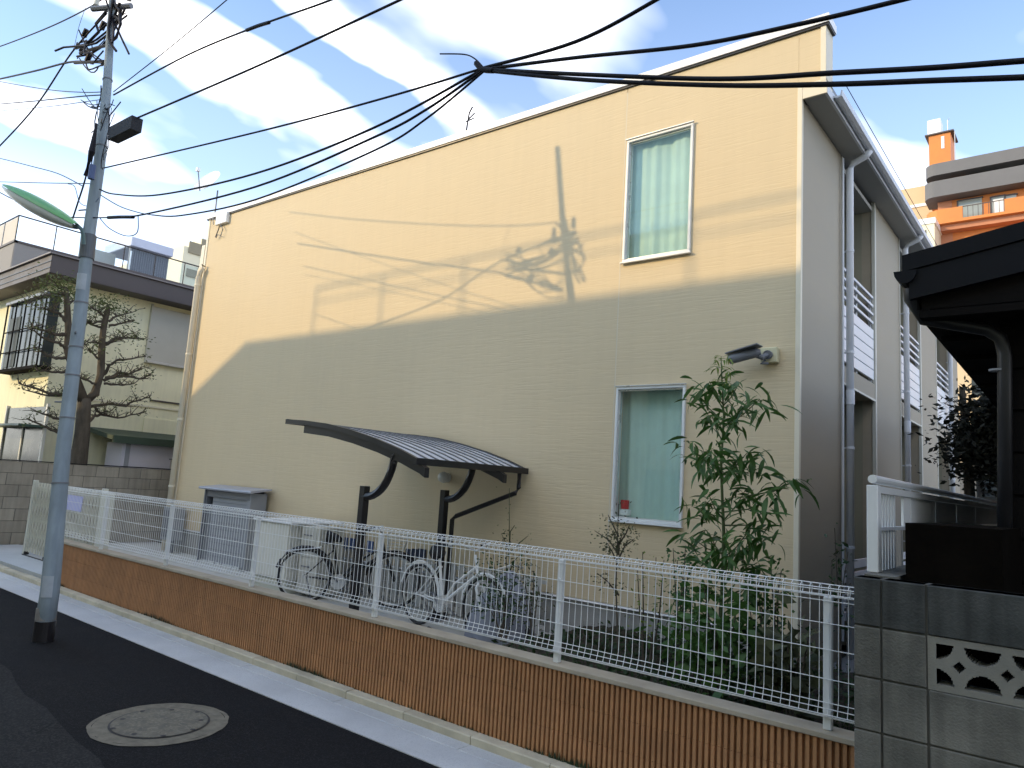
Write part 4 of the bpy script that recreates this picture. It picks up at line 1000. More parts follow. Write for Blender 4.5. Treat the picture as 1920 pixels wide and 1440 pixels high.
MB().box(xl_+.8, OY+1.45, 22, xl_+1.9, OY+6, 31.4).build('stair_wall', M_orp, ob)
for (a, b, c, d) in ((1797, 378, 1842, 407), (1859, 371, 1884, 400), (1886, 368, 1906, 376)):
    u, v = onY(a, b, OY+1.4), onY(c, d, OY+1.4)
    w = MB().box(u.x, OY+1.38, v.z, v.x, OY+1.49, u.z).build('window', mat('far_glass', (0.30, 0.33, 0.30), 0.15, 0.15, .6, spec=.7), ob)
    MB().box(u.x-.12, OY+1.33, v.z-.1, u.x-.001, OY+1.49, u.z+.1).build('frame', M_fas, w); MB().box(u.x, OY+1.33, u.z, v.x+.1, OY+1.49, u.z+.12).build('frame', M_fas, w)
u, v = onY(1862, 374, OY+1.3), onY(1882, 400, OY+1.3)
MB().box(u.x, OY+1.33, v.z, v.x, OY+1.375, u.z).build('white_sash', M_cop, ob)
MB().box(xl_+3.0, OY+1.35, b2t, xr, OY+1.49, b1b-.02).build('window', M_fas, ob)  # dark brown sheet filling the recess between the balcony bands
for k in range(2): MB().box(-4.5+k*1.7, OY+1.2, b2t+.1, -4.25+k*1.7, OY+1.34, b2t+.4).build('lamp', M_cop, ob)
t0, t1 = onY(1742, 300, OY+4), onY(1783, 300, OY+4)
zt0 = onY(1750, 254, OY+4).z
MB().box(t0.x, OY+4, 30, t1.x, OY+6.5, zt0).build('roof_tower', M_or, ob)
MB().box(t0.x-.3, OY+3.8, zt0, t1.x+.3, OY+6.7, zt0+.12).build('tower_cap', M_fas, ob)
MB().box(t0.x-.1, OY+4, zt0+.121, t1.x-.8, OY+5.5, zt0+1.6).build('water_tank', M_cop, ob)
MB().tube([(t1.x+.35, OY+4, 31), (t1.x+.35, OY+4, zt0)], .04, 5).build('ladder', M_alu, ob)
MB().box(t1.x-.75, OY+3.95, zt0-1.5, t1.x-.5, OY+3.999, zt0-.3).build('vent_pipe', M_cop, ob)
MB().tube([(t1.x-.2, OY+4, zt0), (t1.x-.2, OY+4, zt0+1.2), (t1.x-.05, OY+4, zt0+1.4)], .03, 5).build('aerial', M_alu, ob)
bb = thing('beige_apartment_block', 'beige block with cream lower wing left of the orange building', 'building', (-14, 78, 0))
MB().box(-22, 78, 0, -11.2, 90, onY(1700, 354, 78).z).build('wall', M_beige, bb)
MB().box(-22, 77.9, onY(1710, 385, 78).z-.3, -11.5, 78, onY(1710, 385, 78).z).build('band_course', M_cop, bb)
u = onY(1728, 422, 68); v = onY(1752, 422, 68)
MB().box(u.x-3, 68, 0, v.x, 72, u.z).build('lower_wing', M_crm, bb)
MB().box(u.x-3, 67.9, u.z, v.x+.1, 72, u.z+.5).build('lower_wing_parapet', M_cop, bb)
MB().box(v.x-.7, 67.94, 0, v.x-.62, 67.99, u.z-.5).build('pipe', M_fas, bb)

# far end of the alley
ae = thing('alley_end_house', 'pale rendered house at the far end of the alley', 'house', (-1, 24, 0))
MB().box(-6, 22, 0, 6, 30, 3.3).build('wall', mat('pale_render', (0.42, 0.36, 0.28), 0.8, 0.06, 1), ae)
MB().box(-6.5, 21.6, 3.3, 6.5, 30, 3.55).build('roof', M_fas, ae)
MB().box(-2.3, 21.95, 1.9, -1.9, 21.999, 2.6).build('window', M_dglass, ae)
MB().box(-1.3, 21.95, 0, -.9, 21.999, 2.2).build('door', M_fas, ae)
be = thing('sunlit_far_block', 'warm cream building glimpsed in the gap under the dark eaves', 'building', (-5, 60, 0))
MB().box(-14, 60, 0, 6, 66, 14.5).build('wall', M_beige, be)
for k in range(4): MB().box(-9+2.5*k, 59.9, 10, -8+2.5*k, 59.99, 11.5).build('window', M_dglass, be)

# ------------------------------------------------------------------ dark neighbour house (right)
DY = 4.55
dh = thing('dark_house', 'old dark timber house with deep black eaves at the right edge', 'house', (1.0, 5.5, 0))
MB().box(-0.36, DY+.02, 0.0, 4.5, 11.5, 2.75).build('wall', M_dark, dh)
for k in range(11): MB().box(-0.36, DY, 0.4+.22*k, 3.0, DY+.019, 0.4+.22*k+.205).build('wall_board', M_dark, dh)
q0, q1, qm = (-0.78, 3.02), (2.6, 3.66), 0
sl_ = (3.16-3.07)/(0.72-0.23)
def RZ(x): return 2.945+(x+0.67)*0.172
for a, b, nm in ((0, .05, 'roof'),):
    MB().add([(-.76, DY-.35, RZ(-.76)-.06), (3.2, DY-.35, RZ(3.2)-.06), (3.2, 12, RZ(3.2)-.06), (-.76, 12, RZ(-.76)-.06),
              (-.76, DY-.35, RZ(-.76)+.03), (3.2, DY-.35, RZ(3.2)+.03), (3.2, 12, RZ(3.2)+.03), (-.76, 12, RZ(-.76)+.03)],
             [(0, 1, 5, 4), (1, 2, 6, 5), (2, 3, 7, 6), (3, 0, 4, 7), (4, 5, 6, 7), (3, 2, 1, 0)]).build('roof', M_drooft, dh)
MB().add([(-.73, DY-.34, RZ(-.73)-.22), (3.2, DY-.34, RZ(3.2)-.22), (3.2, DY-.30, RZ(3.2)-.22), (-.73, DY-.30, RZ(-.73)-.22),
          (-.73, DY-.34, RZ(-.73)-.065), (3.2, DY-.34, RZ(3.2)-.065), (3.2, DY-.30, RZ(3.2)-.065), (-.73, DY-.30, RZ(-.73)-.065)],
         [(0, 1, 5, 4), (1, 2, 6, 5), (2, 3, 7, 6), (3, 0, 4, 7), (4, 5, 6, 7), (3, 2, 1, 0)]).build('verge_board', M_drooft, dh)
MB().box(-.69, DY-.29, 2.62, -.68, 11.9, 2.85).build('fascia', M_dark, dh)
MB().box(-.679, DY-.29, 2.62, 4.0, 11.9, 2.66).build('eaves_soffit', M_dark, dh)
MB().add([(-.36, DY-.29, 2.665), (3.2, DY-.29, 2.665), (3.2, DY-.29, RZ(3.2)-.07), (-.70, DY-.29, RZ(-.70)-.07), (-.70, DY-.29, 2.665)], [(0, 1, 2, 3, 4)]).build('gable_board', M_dark, dh)
g = MB()
prof2 = [(-.69-.055+.055*math.cos(t), 2.87+.07*math.sin(t)) for t in [math.pi+k*math.pi/8 for k in range(9)]]
prof2 = prof2+[(a+.0, b+.006) for a, b in []]
g.prism(prof2, 1, DY-.36, 11.9).build('gutter', M_drooft, dh)
MB().tube([onY(1712, 505, 4.33), onY(1716, 560, 4.35), onY(1735, 598, 4.37), onY(1790, 608, 4.42), onY(1850, 618, 4.47), onY(1876, 634, 4.49), onY(1884, 665, 4.49), (-.372, DY-.06, 1.0)],
          [.06, .055, .04, .034, .034, .034, .034, .034], 14).build('downpipe', mat('dark_grey_pipe', (0.016, 0.016, 0.018), 0.4, 0.1, 4), dh, smooth=True)
MB().tube([(-.372, DY-.06, 2.355), (-.372, DY-.06, 2.365)], .0385, 14).build('pipe_band', M_grey2, dh)
for k in range(7): MB().box(-.7, DY+.1+.9*k, 2.662, -.36, DY+.15+.9*k, 2.80).build('rafter_end', M_dark, dh)
for k in range(9): MB().box(-.66, DY+.2+.62*k, 2.585, -.37, DY+.25+.62*k, 2.619).build('rafter', M_dark, dh)
q0, q1 = onY(1895, 450, DY-.295), onY(1925, 485, DY-.295)
MB().box(q0.x, DY-.31, q1.z, q1.x+.3, DY-.291, q0.z).build('vent_board', mat('reddish_board', (0.05, 0.03, 0.025), 0.7, 0.1, 4), dh)
anx = thing('timber_lean_to', 'blackish timber lean to box behind the block wall below the white railing', 'shed', (-.5, 4.0, 0))
MB().box(-.655, 3.62, 0, -.30, 4.9, 1.548).build('body', mat('brown_black_timber', (0.0055, 0.0045, 0.0035), 0.95, 0.4, 5, 0.6, 50, spec=0.04), anx)  # even brown-black base colour
MB().box(-.30, 3.62, 0, 2.5, DY-.03, 1.20).build('lower_body', M_dark, anx)
# louvred fence at the alley end
lf = thing('louvre_fence', 'white louvred fence panel deep in the alley', 'fence', (-.9, 9.7, 0))
a0, a1 = onY(1840, 890, 9.8), onY(1872, 940, 9.8)
for k in range(8): MB().box(a0.x, 9.8, 1.62+.075*k, a1.x+.3, 9.83, 1.665+.075*k).build('slat', M_gut2, lf)
MB().box(a0.x-.05, 9.79, 0.1, a0.x, 9.84, 2.25).build('post', M_gut2, lf)

# ------------------------------------------------------------------ utility pole, lamp and cables
PY = 2.63
def PP(x, y, dy=0.0): return onY(x, y, PY+dy)
pole_px = [(87, 1150), (119, 840), (149, 600), (168, 430), (187, 300), (201, 160), (207, 60), (211, 0)]
pp = [PP(*p) for p in pole_px]; pb = PP(82, 1203); pb = Vector((pp[0].x+.01, PY, 0.0))
up_ = thing('utility_pole', 'grey blue concrete utility pole leaning slightly at the road edge', 'utility pole', (pb.x, PY, 0))
topdir = (pp[-1]-pp[-2]).normalized()
ptop = pp[-1]+Vector((topdir.x*.8, 0, 1.05))
rad = [.076, .063, .058, .055, .052, .041, .036, .034, .030]
allp = [Vector((pp[0].x+.005, PY, .44))]+pp[1:]+[ptop]
MB().tube([(pb.x, PY, 0.0)]+allp, [.078]+rad, 24).build('shaft', M_pole, up_, smooth=True)
MB().tube([(pb.x, PY, 0.002), (pb.x-.002, PY, .17)], .083, 24).build('dark_base_sleeve', M_black, up_)
for y in (1165,): 
    c = PP(86, y); 
MB().tube([(pb.x-.006, PY, .172), (pb.x-.016, PY, .28)], .0815, 24).build('grey_sleeve', mat('sleeve_grey', (0.20, 0.19, 0.18), 0.7, 0.2, 8), up_)
def polec(z):
    pts_ = [Vector((pb.x, PY, 0))]+allp
    for a, b in zip(pts_, pts_[1:]):
        if a.z <= z <= b.z: return a.lerp(b, (z-a.z)/(b.z-a.z))
    return ptop
def polr(z):
    zz = [0]+[p.z for p in allp]; rr_ = [.078]+rad
    return float(np.interp(z, zz, rr_))
c = polec(.42); 
def patch(z0, z1, a0, a1, r, name, m_, parent, extra=.004):
    vs = []; n_ = 10
    for z in (z0, z1):
        c = polec(z)
        for k in range(n_+1):
            t = a0+(a1-a0)*k/n_; vs.append((c.x+(polr(z)+extra)*math.cos(t), c.y+(polr(z)+extra)*math.sin(t), z))
    return MB().add(vs, [(k, k+1, n_+1+k+1, n_+1+k) for k in range(n_)]).build(name, m_, parent)
patch(.38, .56, R(-70), R(-5), 0, 'plate', mat('label_grey', (0.34, 0.38, 0.42), 0.6, 0.1, 9), up_, .008)
patch(3.18, 3.34, R(-100), R(0), 0, 'plate', mat('label_grey', (0.34, 0.38, 0.42), 0.6, 0.1, 9), up_, .004)
for z in (1.35, 1.95, 2.35, 2.62, 3.05, 3.52, 4.66, 5.4):
    c0, c1 = polec(z), polec(z+.012)
    MB().tube([c0, c1], polr(z)+.006, 20).build('steel_band', M_grey if z < 3.3 or z > 4 else M_grey2, up_)
c0, c1 = polec(3.50), polec(3.74)
MB().tube([c0, c1], polr(3.6)+.012, 20).build('lamp_clamp', mat('clamp_grey', (0.10, 0.115, 0.13), 0.5, 0.1, 5), up_)
for k, z in enumerate((2.1, 2.75, 4.0, 4.9)):
    c = polec(z); s_ = 1 if k % 2 else -1
    MB().tube([(c.x+s_*.03, c.y-.03, z), (c.x+s_*.14, c.y-.07, z)], .008, 6).build('step_bolt', M_grey, up_)
# boxes and cable joints on the pole
q = PP(222, 243); 
e = MB(); a_, b_2 = PP(203, 250, -.05), PP(246, 228, -.05)
vx = (b_2-a_); vz = Vector((0, 0, .065)); vy = Vector((0, .10, 0))
e.add([a_-vz, b_2-vz, b_2-vz+vy, a_-vz+vy, a_+vz, b_2+vz, b_2+vz+vy, a_+vz+vy], [(0, 1, 2, 3), (7, 6, 5, 4), (0, 4, 5, 1), (1, 5, 6, 2), (2, 6, 7, 3), (3, 7, 4, 0)]).build('terminal_box', mat('box_grey', (0.022, 0.024, 0.03), 0.8, 0.3, 12), up_)
q = PP(193, 330); MB().tube([q-Vector((0, .1, .07)), q-Vector((0, .1, -.07))], .03, 10).build('small_junction', M_blue, up_)
MB().tube([PP(181, 232, -.1), PP(172, 285, -.12), PP(160, 330, -.12)], [.012, .03, .02], 8).build('cable_splice', M_cable, up_)
# tangle of bare jumper cables around the pole head
tg = MB(); rt_ = random.Random(11)
def jumble(c0, c1, n, spread, r0, r1, seed):
    spread *= .75; r0 *= .8; r1 *= .75; n = int(n*.6)
    rr = random.Random(seed)
    for _ in range(n):
        a = Vector(c0)+Vector((rr.gauss(0, spread), rr.gauss(0, spread), rr.gauss(0, spread)))
        b = Vector(c1)+Vector((rr.gauss(0, spread), rr.gauss(0, spread), rr.gauss(0, spread)))
        pts_ = []; ph_ = rr.uniform(0, 6); am = rr.uniform(.02, spread*1.2)
        for k in range(8):
            t = k/7; p = a.lerp(b, t)+Vector((am*math.sin(ph_+t*5), am*math.cos(ph_+t*4), am*math.sin(ph_*2+t*6)-.06*math.sin(math.pi*t)))
            pts_.append(p)
        tg.tube(pts_, rr.uniform(r0, r1), 5)
jumble(PP(140, 100), PP(222, 20), 13, .07, .006, .017, 1)
jumble(PP(150, 75), PP(190, 110), 8, .07, .006, .013, 2)
jumble(PP(160, 112), PP(195, 118), 7, .05, .008, .015, 8)
jumble(PP(196, 175), PP(180, 260), 12, .05, .005, .009, 3)
jumble(PP(160, 185), PP(205, 200), 9, .05, .005, .009, 4)
jumble(PP(200, 200), PP(188, 310), 12, .045, .004, .008, 5)
jumble(PP(210, -30), PP(222, 90), 6, .05, .010, .02, 6)
for seg in (((205, -10), (224, 20), (226, 45), (218, 70), (200, 85), (180, 90), (150, 100)), ((200, 20), (180, 45), (185, 60), (150, 95)), ((225, 5), (215, 30), (226, 40)), ((195, 115), (140, 118))):
    tg.tube([PP(*p) for p in seg], .016, 6)
tg.build('cable_tangle', M_cable, up_, kind='stuff')
MB().tube([polec(6.25)+Vector((-.25, -.1, .05)), polec(6.25)+Vector((.22, .1, 0.02))], .03, 8).build('crossarm', M_grey, up_)
for k in range(3):
    c = polec(6.25)+Vector((-.22+.2*k, -.08+.08*k, .09)); MB().tube([c, c+Vector((0, 0, .12))], [.03, .02], 8).build('insulator', M_cream, up_)
for p in ((160, 62), (193, 48), (166, 108)):
    c = PP(*p); MB().tube([c+Vector((-.03, 0, -.03)), c+Vector((.03, 0, .03))], .028, 8).build('cable_joint', M_cable, up_)

# street lamp
lm = thing('street_lamp', 'green topped street lamp on a curved arm fixed to the utility pole', 'street lamp', tuple(PP(158, 440)))
MB().tube([PP(157, 458, -.08), PP(156, 440, -.10), PP(153, 430, -.12), PP(143, 421, -.16)], .018, 8).build('arm', mat('lamp_arm', (0.10, 0.17, 0.18), 0.5, 0.1, 5), lm)
L0, L1 = PP(9, 350, -.75), PP(143, 424, -.17)
L0 = onY(9, 350, PY-.55)
ax = (L1-L0); n_ = 12; ll = ax.length; ax.normalize(); side = ax.cross(Vector((0, 0, 1))).normalized(); upv = side.cross(ax)
def shell(top, name, m_):
    mb = MB(); vs = []; K = 10
    for i in range(n_+1):
        t = i/n_; w = .125*math.sin(math.pi*min(1, (t*.93+.03)))**.55; c = L0+ax*ll*t
        for k in range(K+1):
            a_ = math.pi*k/K; s_ = math.cos(a_)*w; h = math.sin(a_)*(w*(.55 if top else -.75))
            vs.append(c+side*s_+upv*(h+(0.004 if top else 0)))
    mb.add(vs, [(i*(K+1)+k, i*(K+1)+k+1, (i+1)*(K+1)+k+1, (i+1)*(K+1)+k) for i in range(n_) for k in range(K)])
    return mb.build(name, m_, lm, smooth=True)
shell(True, 'lamp_cover', M_lampg); shell(False, 'diffuser', M_lampw)

def cable(pts, r, label, name='overhead_cable', m_=None, depth=PY, group='overhead cables crossing the sky', zoff=0):
    P_ = []
    for p in pts:
        d = p[2] if len(p) > 2 else depth
        P_.append(onY(p[0], p[1], d))
    # Catmull-Rom smoothing
    out = []
    for i in range(len(P_)-1):
        p0 = P_[max(i-1, 0)]; p1 = P_[i]; p2 = P_[i+1]; p3 = P_[min(i+2, len(P_)-1)]
        for k in range(8):
            t = k/8; out.append(.5*((2*p1)+(p2-p0)*t+(2*p0-5*p1+4*p2-p3)*t*t+(3*p1-p0-3*p2+p3)*t**3))
    out.append(P_[-1])
    return tag(MB().tube(out, r*.82, 6).build(name, m_ or M_cable, smooth=True), label, 'cable', group)
cable([(213, 172), (320, 88), (425, 0), (470, -40)], .0055, 'thin steep wire rising from the pole, leftmost of those going up right')
cable([(213, 178), (350, 104), (480, 50), (620, 0), (700, -40)], .009, 'thin wire with a small lump rising right from the pole bracket')
cable([(462, 57), (485, 48), (505, 42)], .016, 'small dark splice sleeve on the thin wire above the sky', name='cable_splice')
cable([(246, 226), (480, 125), (750, 0), (830, -40)], .010, 'thick black cable rising right from the grey box on the pole')
cable([(195, 315), (480, 248), (720, 184), (905, 128)], .008, 'long cable from mid pole to the knot, topmost of the bundle')
cable([(187, 355), (215, 364), (300, 365), (480, 325), (700, 240), (905, 130)], .009, 'sagging cable just under the topmost one, ending at the knot')
cable([(205, 408), (270, 402), (480, 350), (700, 258), (800, 205), (905, 132)], .009, 'sagging cable crossing the gable roof corner toward the knot')
cable([(285, 403), (340, 404), (480, 374), (700, 283), (800, 222), (908, 133)], .0075, 'lowest sagging cable of the bundle just above the gable coping')
cable([(905, 128), (1080, 78), (1230, 0), (1300, -45)], .011, 'thick cable going steeply up right from the knot', depth=PY)
cable([(908, 130), (1080, 108), (1300, 85), (1500, 45), (1690, 0), (1800, -30)], .011, 'thick cable passing just above the gable peak')
cable([(908, 130), (1100, 140), (1350, 148), (1560, 137), (1750, 127), (1920, 114), (2020, 108)], .0125, 'upper of two thick cables crossing the gable corner to the right edge')
cable([(908, 132), (1100, 150), (1350, 160), (1560, 158), (1750, 151), (1920, 145), (2020, 140)], .0125, 'lower of two thick cables crossing the gable corner to the right edge')
cable([(825, 101), (870, 102), (890, 110), (906, 126)], .005, 'short curled wire end sticking out left of the knot')
cable([(893, 118), (905, 130), (925, 132)], .02, 'dark knot where the sagging cables join', name='cable_knot')
cable([(-60, 105), (0, 87), (90, 52), (160, 18), (205, -10)], .009, 'cable from the top left edge to the pole head')
cable([(-60, 160), (0, 148), (70, 132), (135, 116), (195, 118)], .013, 'thick cable entering from the left to the pole tangle')
cable([(-60, 330), (0, 273), (70, 195), (135, 98), (200, 25)], .012, 'thick cable rising diagonally from the left edge to the pole head')
cable([(-60, 140), (0, 153), (90, 168), (155, 173), (200, 172)], .006, 'thin wire from the left edge to the bracket, upper one')
cable([(-60, 200), (0, 195), (70, 189), (160, 180), (200, 178)], .008, 'wire with clips from the left edge to the bracket, middle one')
cable([(-60, 215), (0, 208), (90, 200), (165, 190), (200, 185)], .005, 'pale thin wire from the left edge to the bracket, lowest', m_=mat('grey_cable', (0.12, 0.17, 0.28), 0.6, 0.1, 9))
cable([(-60, 285), (0, 297), (60, 312), (110, 326), (157, 350)], .007, 'blue grey cable curving down to the pole above the lamp', m_=mat('grey_cable', (0.12, 0.17, 0.28), 0.6, 0.1, 9))
cable([(-60, 341), (0, 341), (80, 343), (158, 344), (175, 345)], .006, 'level thin cable from the left edge just above the lamp')
cable([(-60, 325), (0, 361), (60, 390), (110, 404), (150, 408), (205, 408)], .008, 'cable passing in front of the green lamp to the pole')
cable([(203, 408), (225, 407), (250, 407)], .020, 'dark splice closure hanging right of the pole', name='cable_splice')
cable([(188, 410), (205, 428), (235, 442), (257, 436), (259, 405)], .006, 'blue loop of spare cable hanging right of the pole', m_=mat('blue_cable', (0.10, 0.22, 0.42), 0.5, 0.1, 9))
cable([(189, 366), (225, 387), (262, 399), (285, 403)], .006, 'short blue grey link wire right of the pole', m_=mat('grey_cable', (0.12, 0.17, 0.28), 0.6, 0.1, 9))
cable([(182, 232), (172, 280), (160, 335), (146, 380), (135, 414)], .010, 'black cable dropping beside the pole to the lamp')
cable([(128, 345), (140, 350), (150, 380), (170, 386), (185, 372)], .005, 'small pale loop of wire hugging the pole above the lamp', m_=mat('grey_cable', (0.12, 0.17, 0.28), 0.6, 0.1, 9))
cable([(160, 15), (148, 50), (140, 85)], .003, 'hair thin wire hanging left of the pole head')

# ------------------------------------------------------------------ garden plants
def leafmesh(L, w, name, m_, fold=.25, bend=.35):
    # long narrow leaf folded along the midrib, drooping; base at origin pointing +X
    n_ = 4; vs = []; fs = []
    for i in range(n_+1):
        t = i/n_; ww = w*math.sin(math.pi*min(.98, t*.9+.06)); x_ = L*t*(1-.12*t); z = -bend*L*t*t
        vs += [(x_, -ww, z+fold*ww), (x_, 0, z), (x_, ww, z+fold*ww)]
    for i in range(n_):
        b = i*3; fs += [(b, b+3, b+4, b+1), (b+1, b+4, b+5, b+2)]
    return vs, fs
LV = [leafmesh(.125, .013, '', None, .3, .45), leafmesh(.10, .012, '', None, .3, .7), leafmesh(.14, .011, '', None, .4, .3)]
LM = []
for vs_, fs_ in LV:
    mb = MB(); mb.add(vs_, fs_); LM.append(proto(mb, 'leaf', M_leaf, True))
rs_ = random.Random(5)
PX, PYY = -2.08, 5.05
pl_ = thing('tall_shrub', 'tall green shrub with narrow drooping leaves beside the lower window', 'shrub', (PX, PYY, 0.2))
def sp(px, dy=0): return onY(px[0], px[1], PYY+dy)
MB().tube([(sp((1352, 1300)).x, PYY, .22), sp((1352, 1180)), sp((1357, 1000)), sp((1352, 880)), sp((1357, 780)), sp((1353, 700)), sp((1352, 668))], [.016, .015, .012, .009, .007, .005, .003], 7).build('trunk', M_stem, pl_, smooth=True)
extra = MB(); nleaf = 0
cands = []
def spray(c, r, n, upf=0.0, m=1.0):
    for _ in range(n):
        p = c+Vector((rs_.gauss(0, 1), rs_.gauss(0, 1), rs_.gauss(0, .8)))*r*.45
        az = rs_.uniform(0, 2*math.pi); pit = rs_.uniform(-.15, 1.05)-upf
        cands.append((p, (rs_.uniform(-.9, .9), pit-rs_.uniform(0, .5), az), m*rs_.uniform(.85, 1.5)))
branches = [((1357, 760), (1330, 715), -.1), ((1357, 760), (1385, 720), .1), ((1357, 790), (1310, 740), .1), ((1357, 800), (1400, 755), -.15), ((1357, 800), (1425, 748), .05), ((1356, 820), (1370, 790), -.25), ((1356, 830), (1335, 780), .2),
            ((1356, 880), (1290, 838), -.05), ((1356, 885), (1315, 860), .15), ((1356, 890), (1400, 850), -.2), ((1356, 890), (1432, 875), .1), ((1356, 895), (1340, 850), -.3), ((1356, 900), (1380, 860), .25),
            ((1357, 970), (1305, 950), .1), ((1357, 975), (1330, 930), -.25), ((1358, 975), (1400, 915), .15), ((1358, 960), (1440, 940), -.1), ((1400, 930), (1485, 905), .0), ((1358, 985), (1430, 975), .25),
            ((1358, 1040), (1300, 1010), -.15), ((1358, 1045), (1330, 1000), .2), ((1358, 1045), (1400, 1000), -.25), ((1358, 1050), (1430, 1010), .1), ((1358, 1070), (1310, 1050), .25), ((1358, 1075), (1420, 1055), -.1), ((1358, 1080), (1370, 1030), -.3),
            ((1358, 1120), (1320, 1100), .15), ((1358, 1130), (1400, 1100), -.2), ((1358, 1150), (1440, 1080), .2), ((1356, 1160), (1290, 1140), .1)]
for a, b, dy in branches:
    A_, B_ = sp(a), sp(b, dy); mid = A_.lerp(B_, .55)+Vector((0, 0, -.02))
    MB().tube([A_, mid, B_], [.006, .0045, .003], 5).build('branch', M_stem, pl_)
    for t, n in ((.5, 3), (.70, 5), (.88, 6), (1.0, 8)):
        spray(A_.lerp(B_, t), .13, n)
rs_.shuffle(cands)
for i, (p, r3, s) in enumerate(cands):
    if i < 280: inst(LM[i % 3], 'leaf', pl_, p, r3, scale=(s, s, s))
    else:
        vs_, fs_ = LV[i % 3]; from_e = Matrix.Rotation(r3[2], 3, 'Z') @ Matrix.Rotation(r3[1], 3, 'Y') @ Matrix.Rotation(r3[0], 3, 'X')
        extra.add([p+from_e @ (Vector(v)*s) for v in vs_], fs_)
extra.build('foliage', M_leaf, pl_, kind='stuff', smooth=True)
tipm = MB()
for _ in range(60):
    p = sp((1353+rs_.uniform(-18, 18), 675+rs_.uniform(-8, 45)), rs_.uniform(-.08, .08)); e_ = Matrix.Rotation(rs_.uniform(0, 6.28), 3, 'Z') @ Matrix.Rotation(rs_.uniform(-.6, .9), 3, 'Y')
    tipm.add([p+e_ @ (Vector(v)*.6) for v in LV[0][0]], LV[0][1])
tipm.build('young_leaves', M_leaf2, pl_, label='yellow green young leaves at the top', kind='stuff', smooth=True)

def bush(name, label, cat, px, Y, stems, n, size, m_, spread, base_z=.2, group=None, seed=1, droop=0.0, single=False):
    rr = random.Random(seed)
    c = onY(px[0], px[1], Y); t = thing(name, label, cat, (c.x, Y, base_z), group)
    fo = MB()
    for (tx, ty) in stems:
        e_ = onY(tx, ty, Y+rr.uniform(-.15, .15)); b_ = Vector((c.x+rr.uniform(-.04, .04), Y, base_z))
        if single:
            if (tx, ty) == stems[0]: b_ = Vector((c.x, Y, base_z)); top_ = e_
            else: b_ = Vector((c.x, Y, base_z)).lerp(top_, max(.35, min(.9, (e_.z-base_z)/(top_.z-base_z)-.13)))
        mid = b_.lerp(e_, .5)+Vector((rr.uniform(-.03, .03), 0, .02))
        MB().tube([b_, mid, e_], [.008, .006, .003], 5).build('stem', m_ if cat == 'vine' else M_bark, t)
        for k in range(n):
            u = rr.uniform(.35 if (not single or (tx, ty) == stems[0]) else .1, 1.02); p = b_.lerp(mid, u*2) if u < .5 else mid.lerp(e_, u*2-1)
            leafcl(fo, p, spread*(1.1-.4*u), 1, size, rr, droop)
    fo.build('foliage', m_, t, kind='stuff', smooth=False)
    return t
bush('young_tree', 'thin young tree with sparse small leaves left of the lower window', 'tree', (1163, 1200), 5.1, [(1160, 945), (1140, 965), (1115, 995), (1180, 985), (1190, 1010), (1150, 1000), (1140, 1020), (1168, 1000), (1120, 1075)], 55, .03, M_leafd, .13, seed=2, single=True)
bush('climbing_vine', 'faint thin vine climbing under the right corner of the shelter roof', 'vine', (960, 1120), 5.9, [(955, 915), (965, 985), (940, 1000), (990, 1005), (975, 1040), (950, 1050)], 22, .03, M_leafd, .13, seed=3, single=True)
bush('garden_bush', 'loose dark bush behind the mesh right of the covered scooter', 'bush', (945, 1200), 5.3, [(905, 1060), (925, 1040), (950, 1035), (975, 1055), (935, 1090), (985, 1100), (900, 1110)], 80, .045, M_leaf3, .2, seed=4)
bush('garden_bush', 'low grey twiggy bush left of the thin young tree', 'bush', (1000, 1230), 5.2, [(975, 1050), (1000, 1070), (1010, 1100), (985, 1120)], 50, .035, M_leafd, .15, seed=5)
bush('garden_bush', 'small lacy green bush at the lower left of the tall shrub', 'bush', (1275, 1150), 5.1, [(1262, 1028), (1285, 1025), (1270, 1050), (1295, 1045), (1280, 1080)], 70, .04, mat('lacy_leaf', (0.06, 0.16, 0.055), 0.5, 0.3, 9, trans=.25), .09, seed=6, droop=.2)
bush('garden_bush', 'small yellow green bush between the young tree and lacy bush', 'bush', (1215, 1130), 5.1, [(1205, 1035), (1230, 1045), (1195, 1060), (1245, 1050)], 35, .032, M_leaf2, .08, seed=7)
bush('garden_bush', 'glossy dark bush at the right foot of the tall shrub', 'bush', (1440, 1180), 5.2, [(1420, 1060), (1445, 1052), (1465, 1070), (1430, 1085), (1460, 1095)], 55, .055, M_leaf, .12, seed=8, droop=.3)
bush('garden_bush', 'broad leaved plant behind the mesh below the tall shrub', 'bush', (1340, 1280), 4.7, [(1290, 1120), (1320, 1100), (1350, 1130), (1380, 1150), (1300, 1170), (1345, 1180), (1270, 1150)], 55, .11, M_leaf, .26, seed=9, droop=.4)
bush('garden_bush', 'dark leafy plant behind the mesh near the building corner', 'bush', (1430, 1300), 4.9, [(1405, 1130), (1430, 1120), (1460, 1165), (1420, 1180), (1445, 1200), (1400, 1170)], 65, .08, M_leaf3, .22, seed=10, droop=.3)
bush('garden_bush', 'pale stemmed agave like plant near the fence end', 'bush', (1485, 1320), 4.5, [(1440, 1190), (1475, 1200), (1520, 1170), (1500, 1215), (1460, 1230)], 26, .16, M_leafd, .14, seed=12)
bush('wall_plant', 'thin stemmed plant against the alley downpipe', 'plant', (1570, 1120), 6.6, [(1565, 990), (1578, 1020), (1560, 1050), (1590, 1035)], 20, .06, M_leaf3, .09, seed=13)
for k in range(0): pass
gc = MB(); rg = random.Random(9)
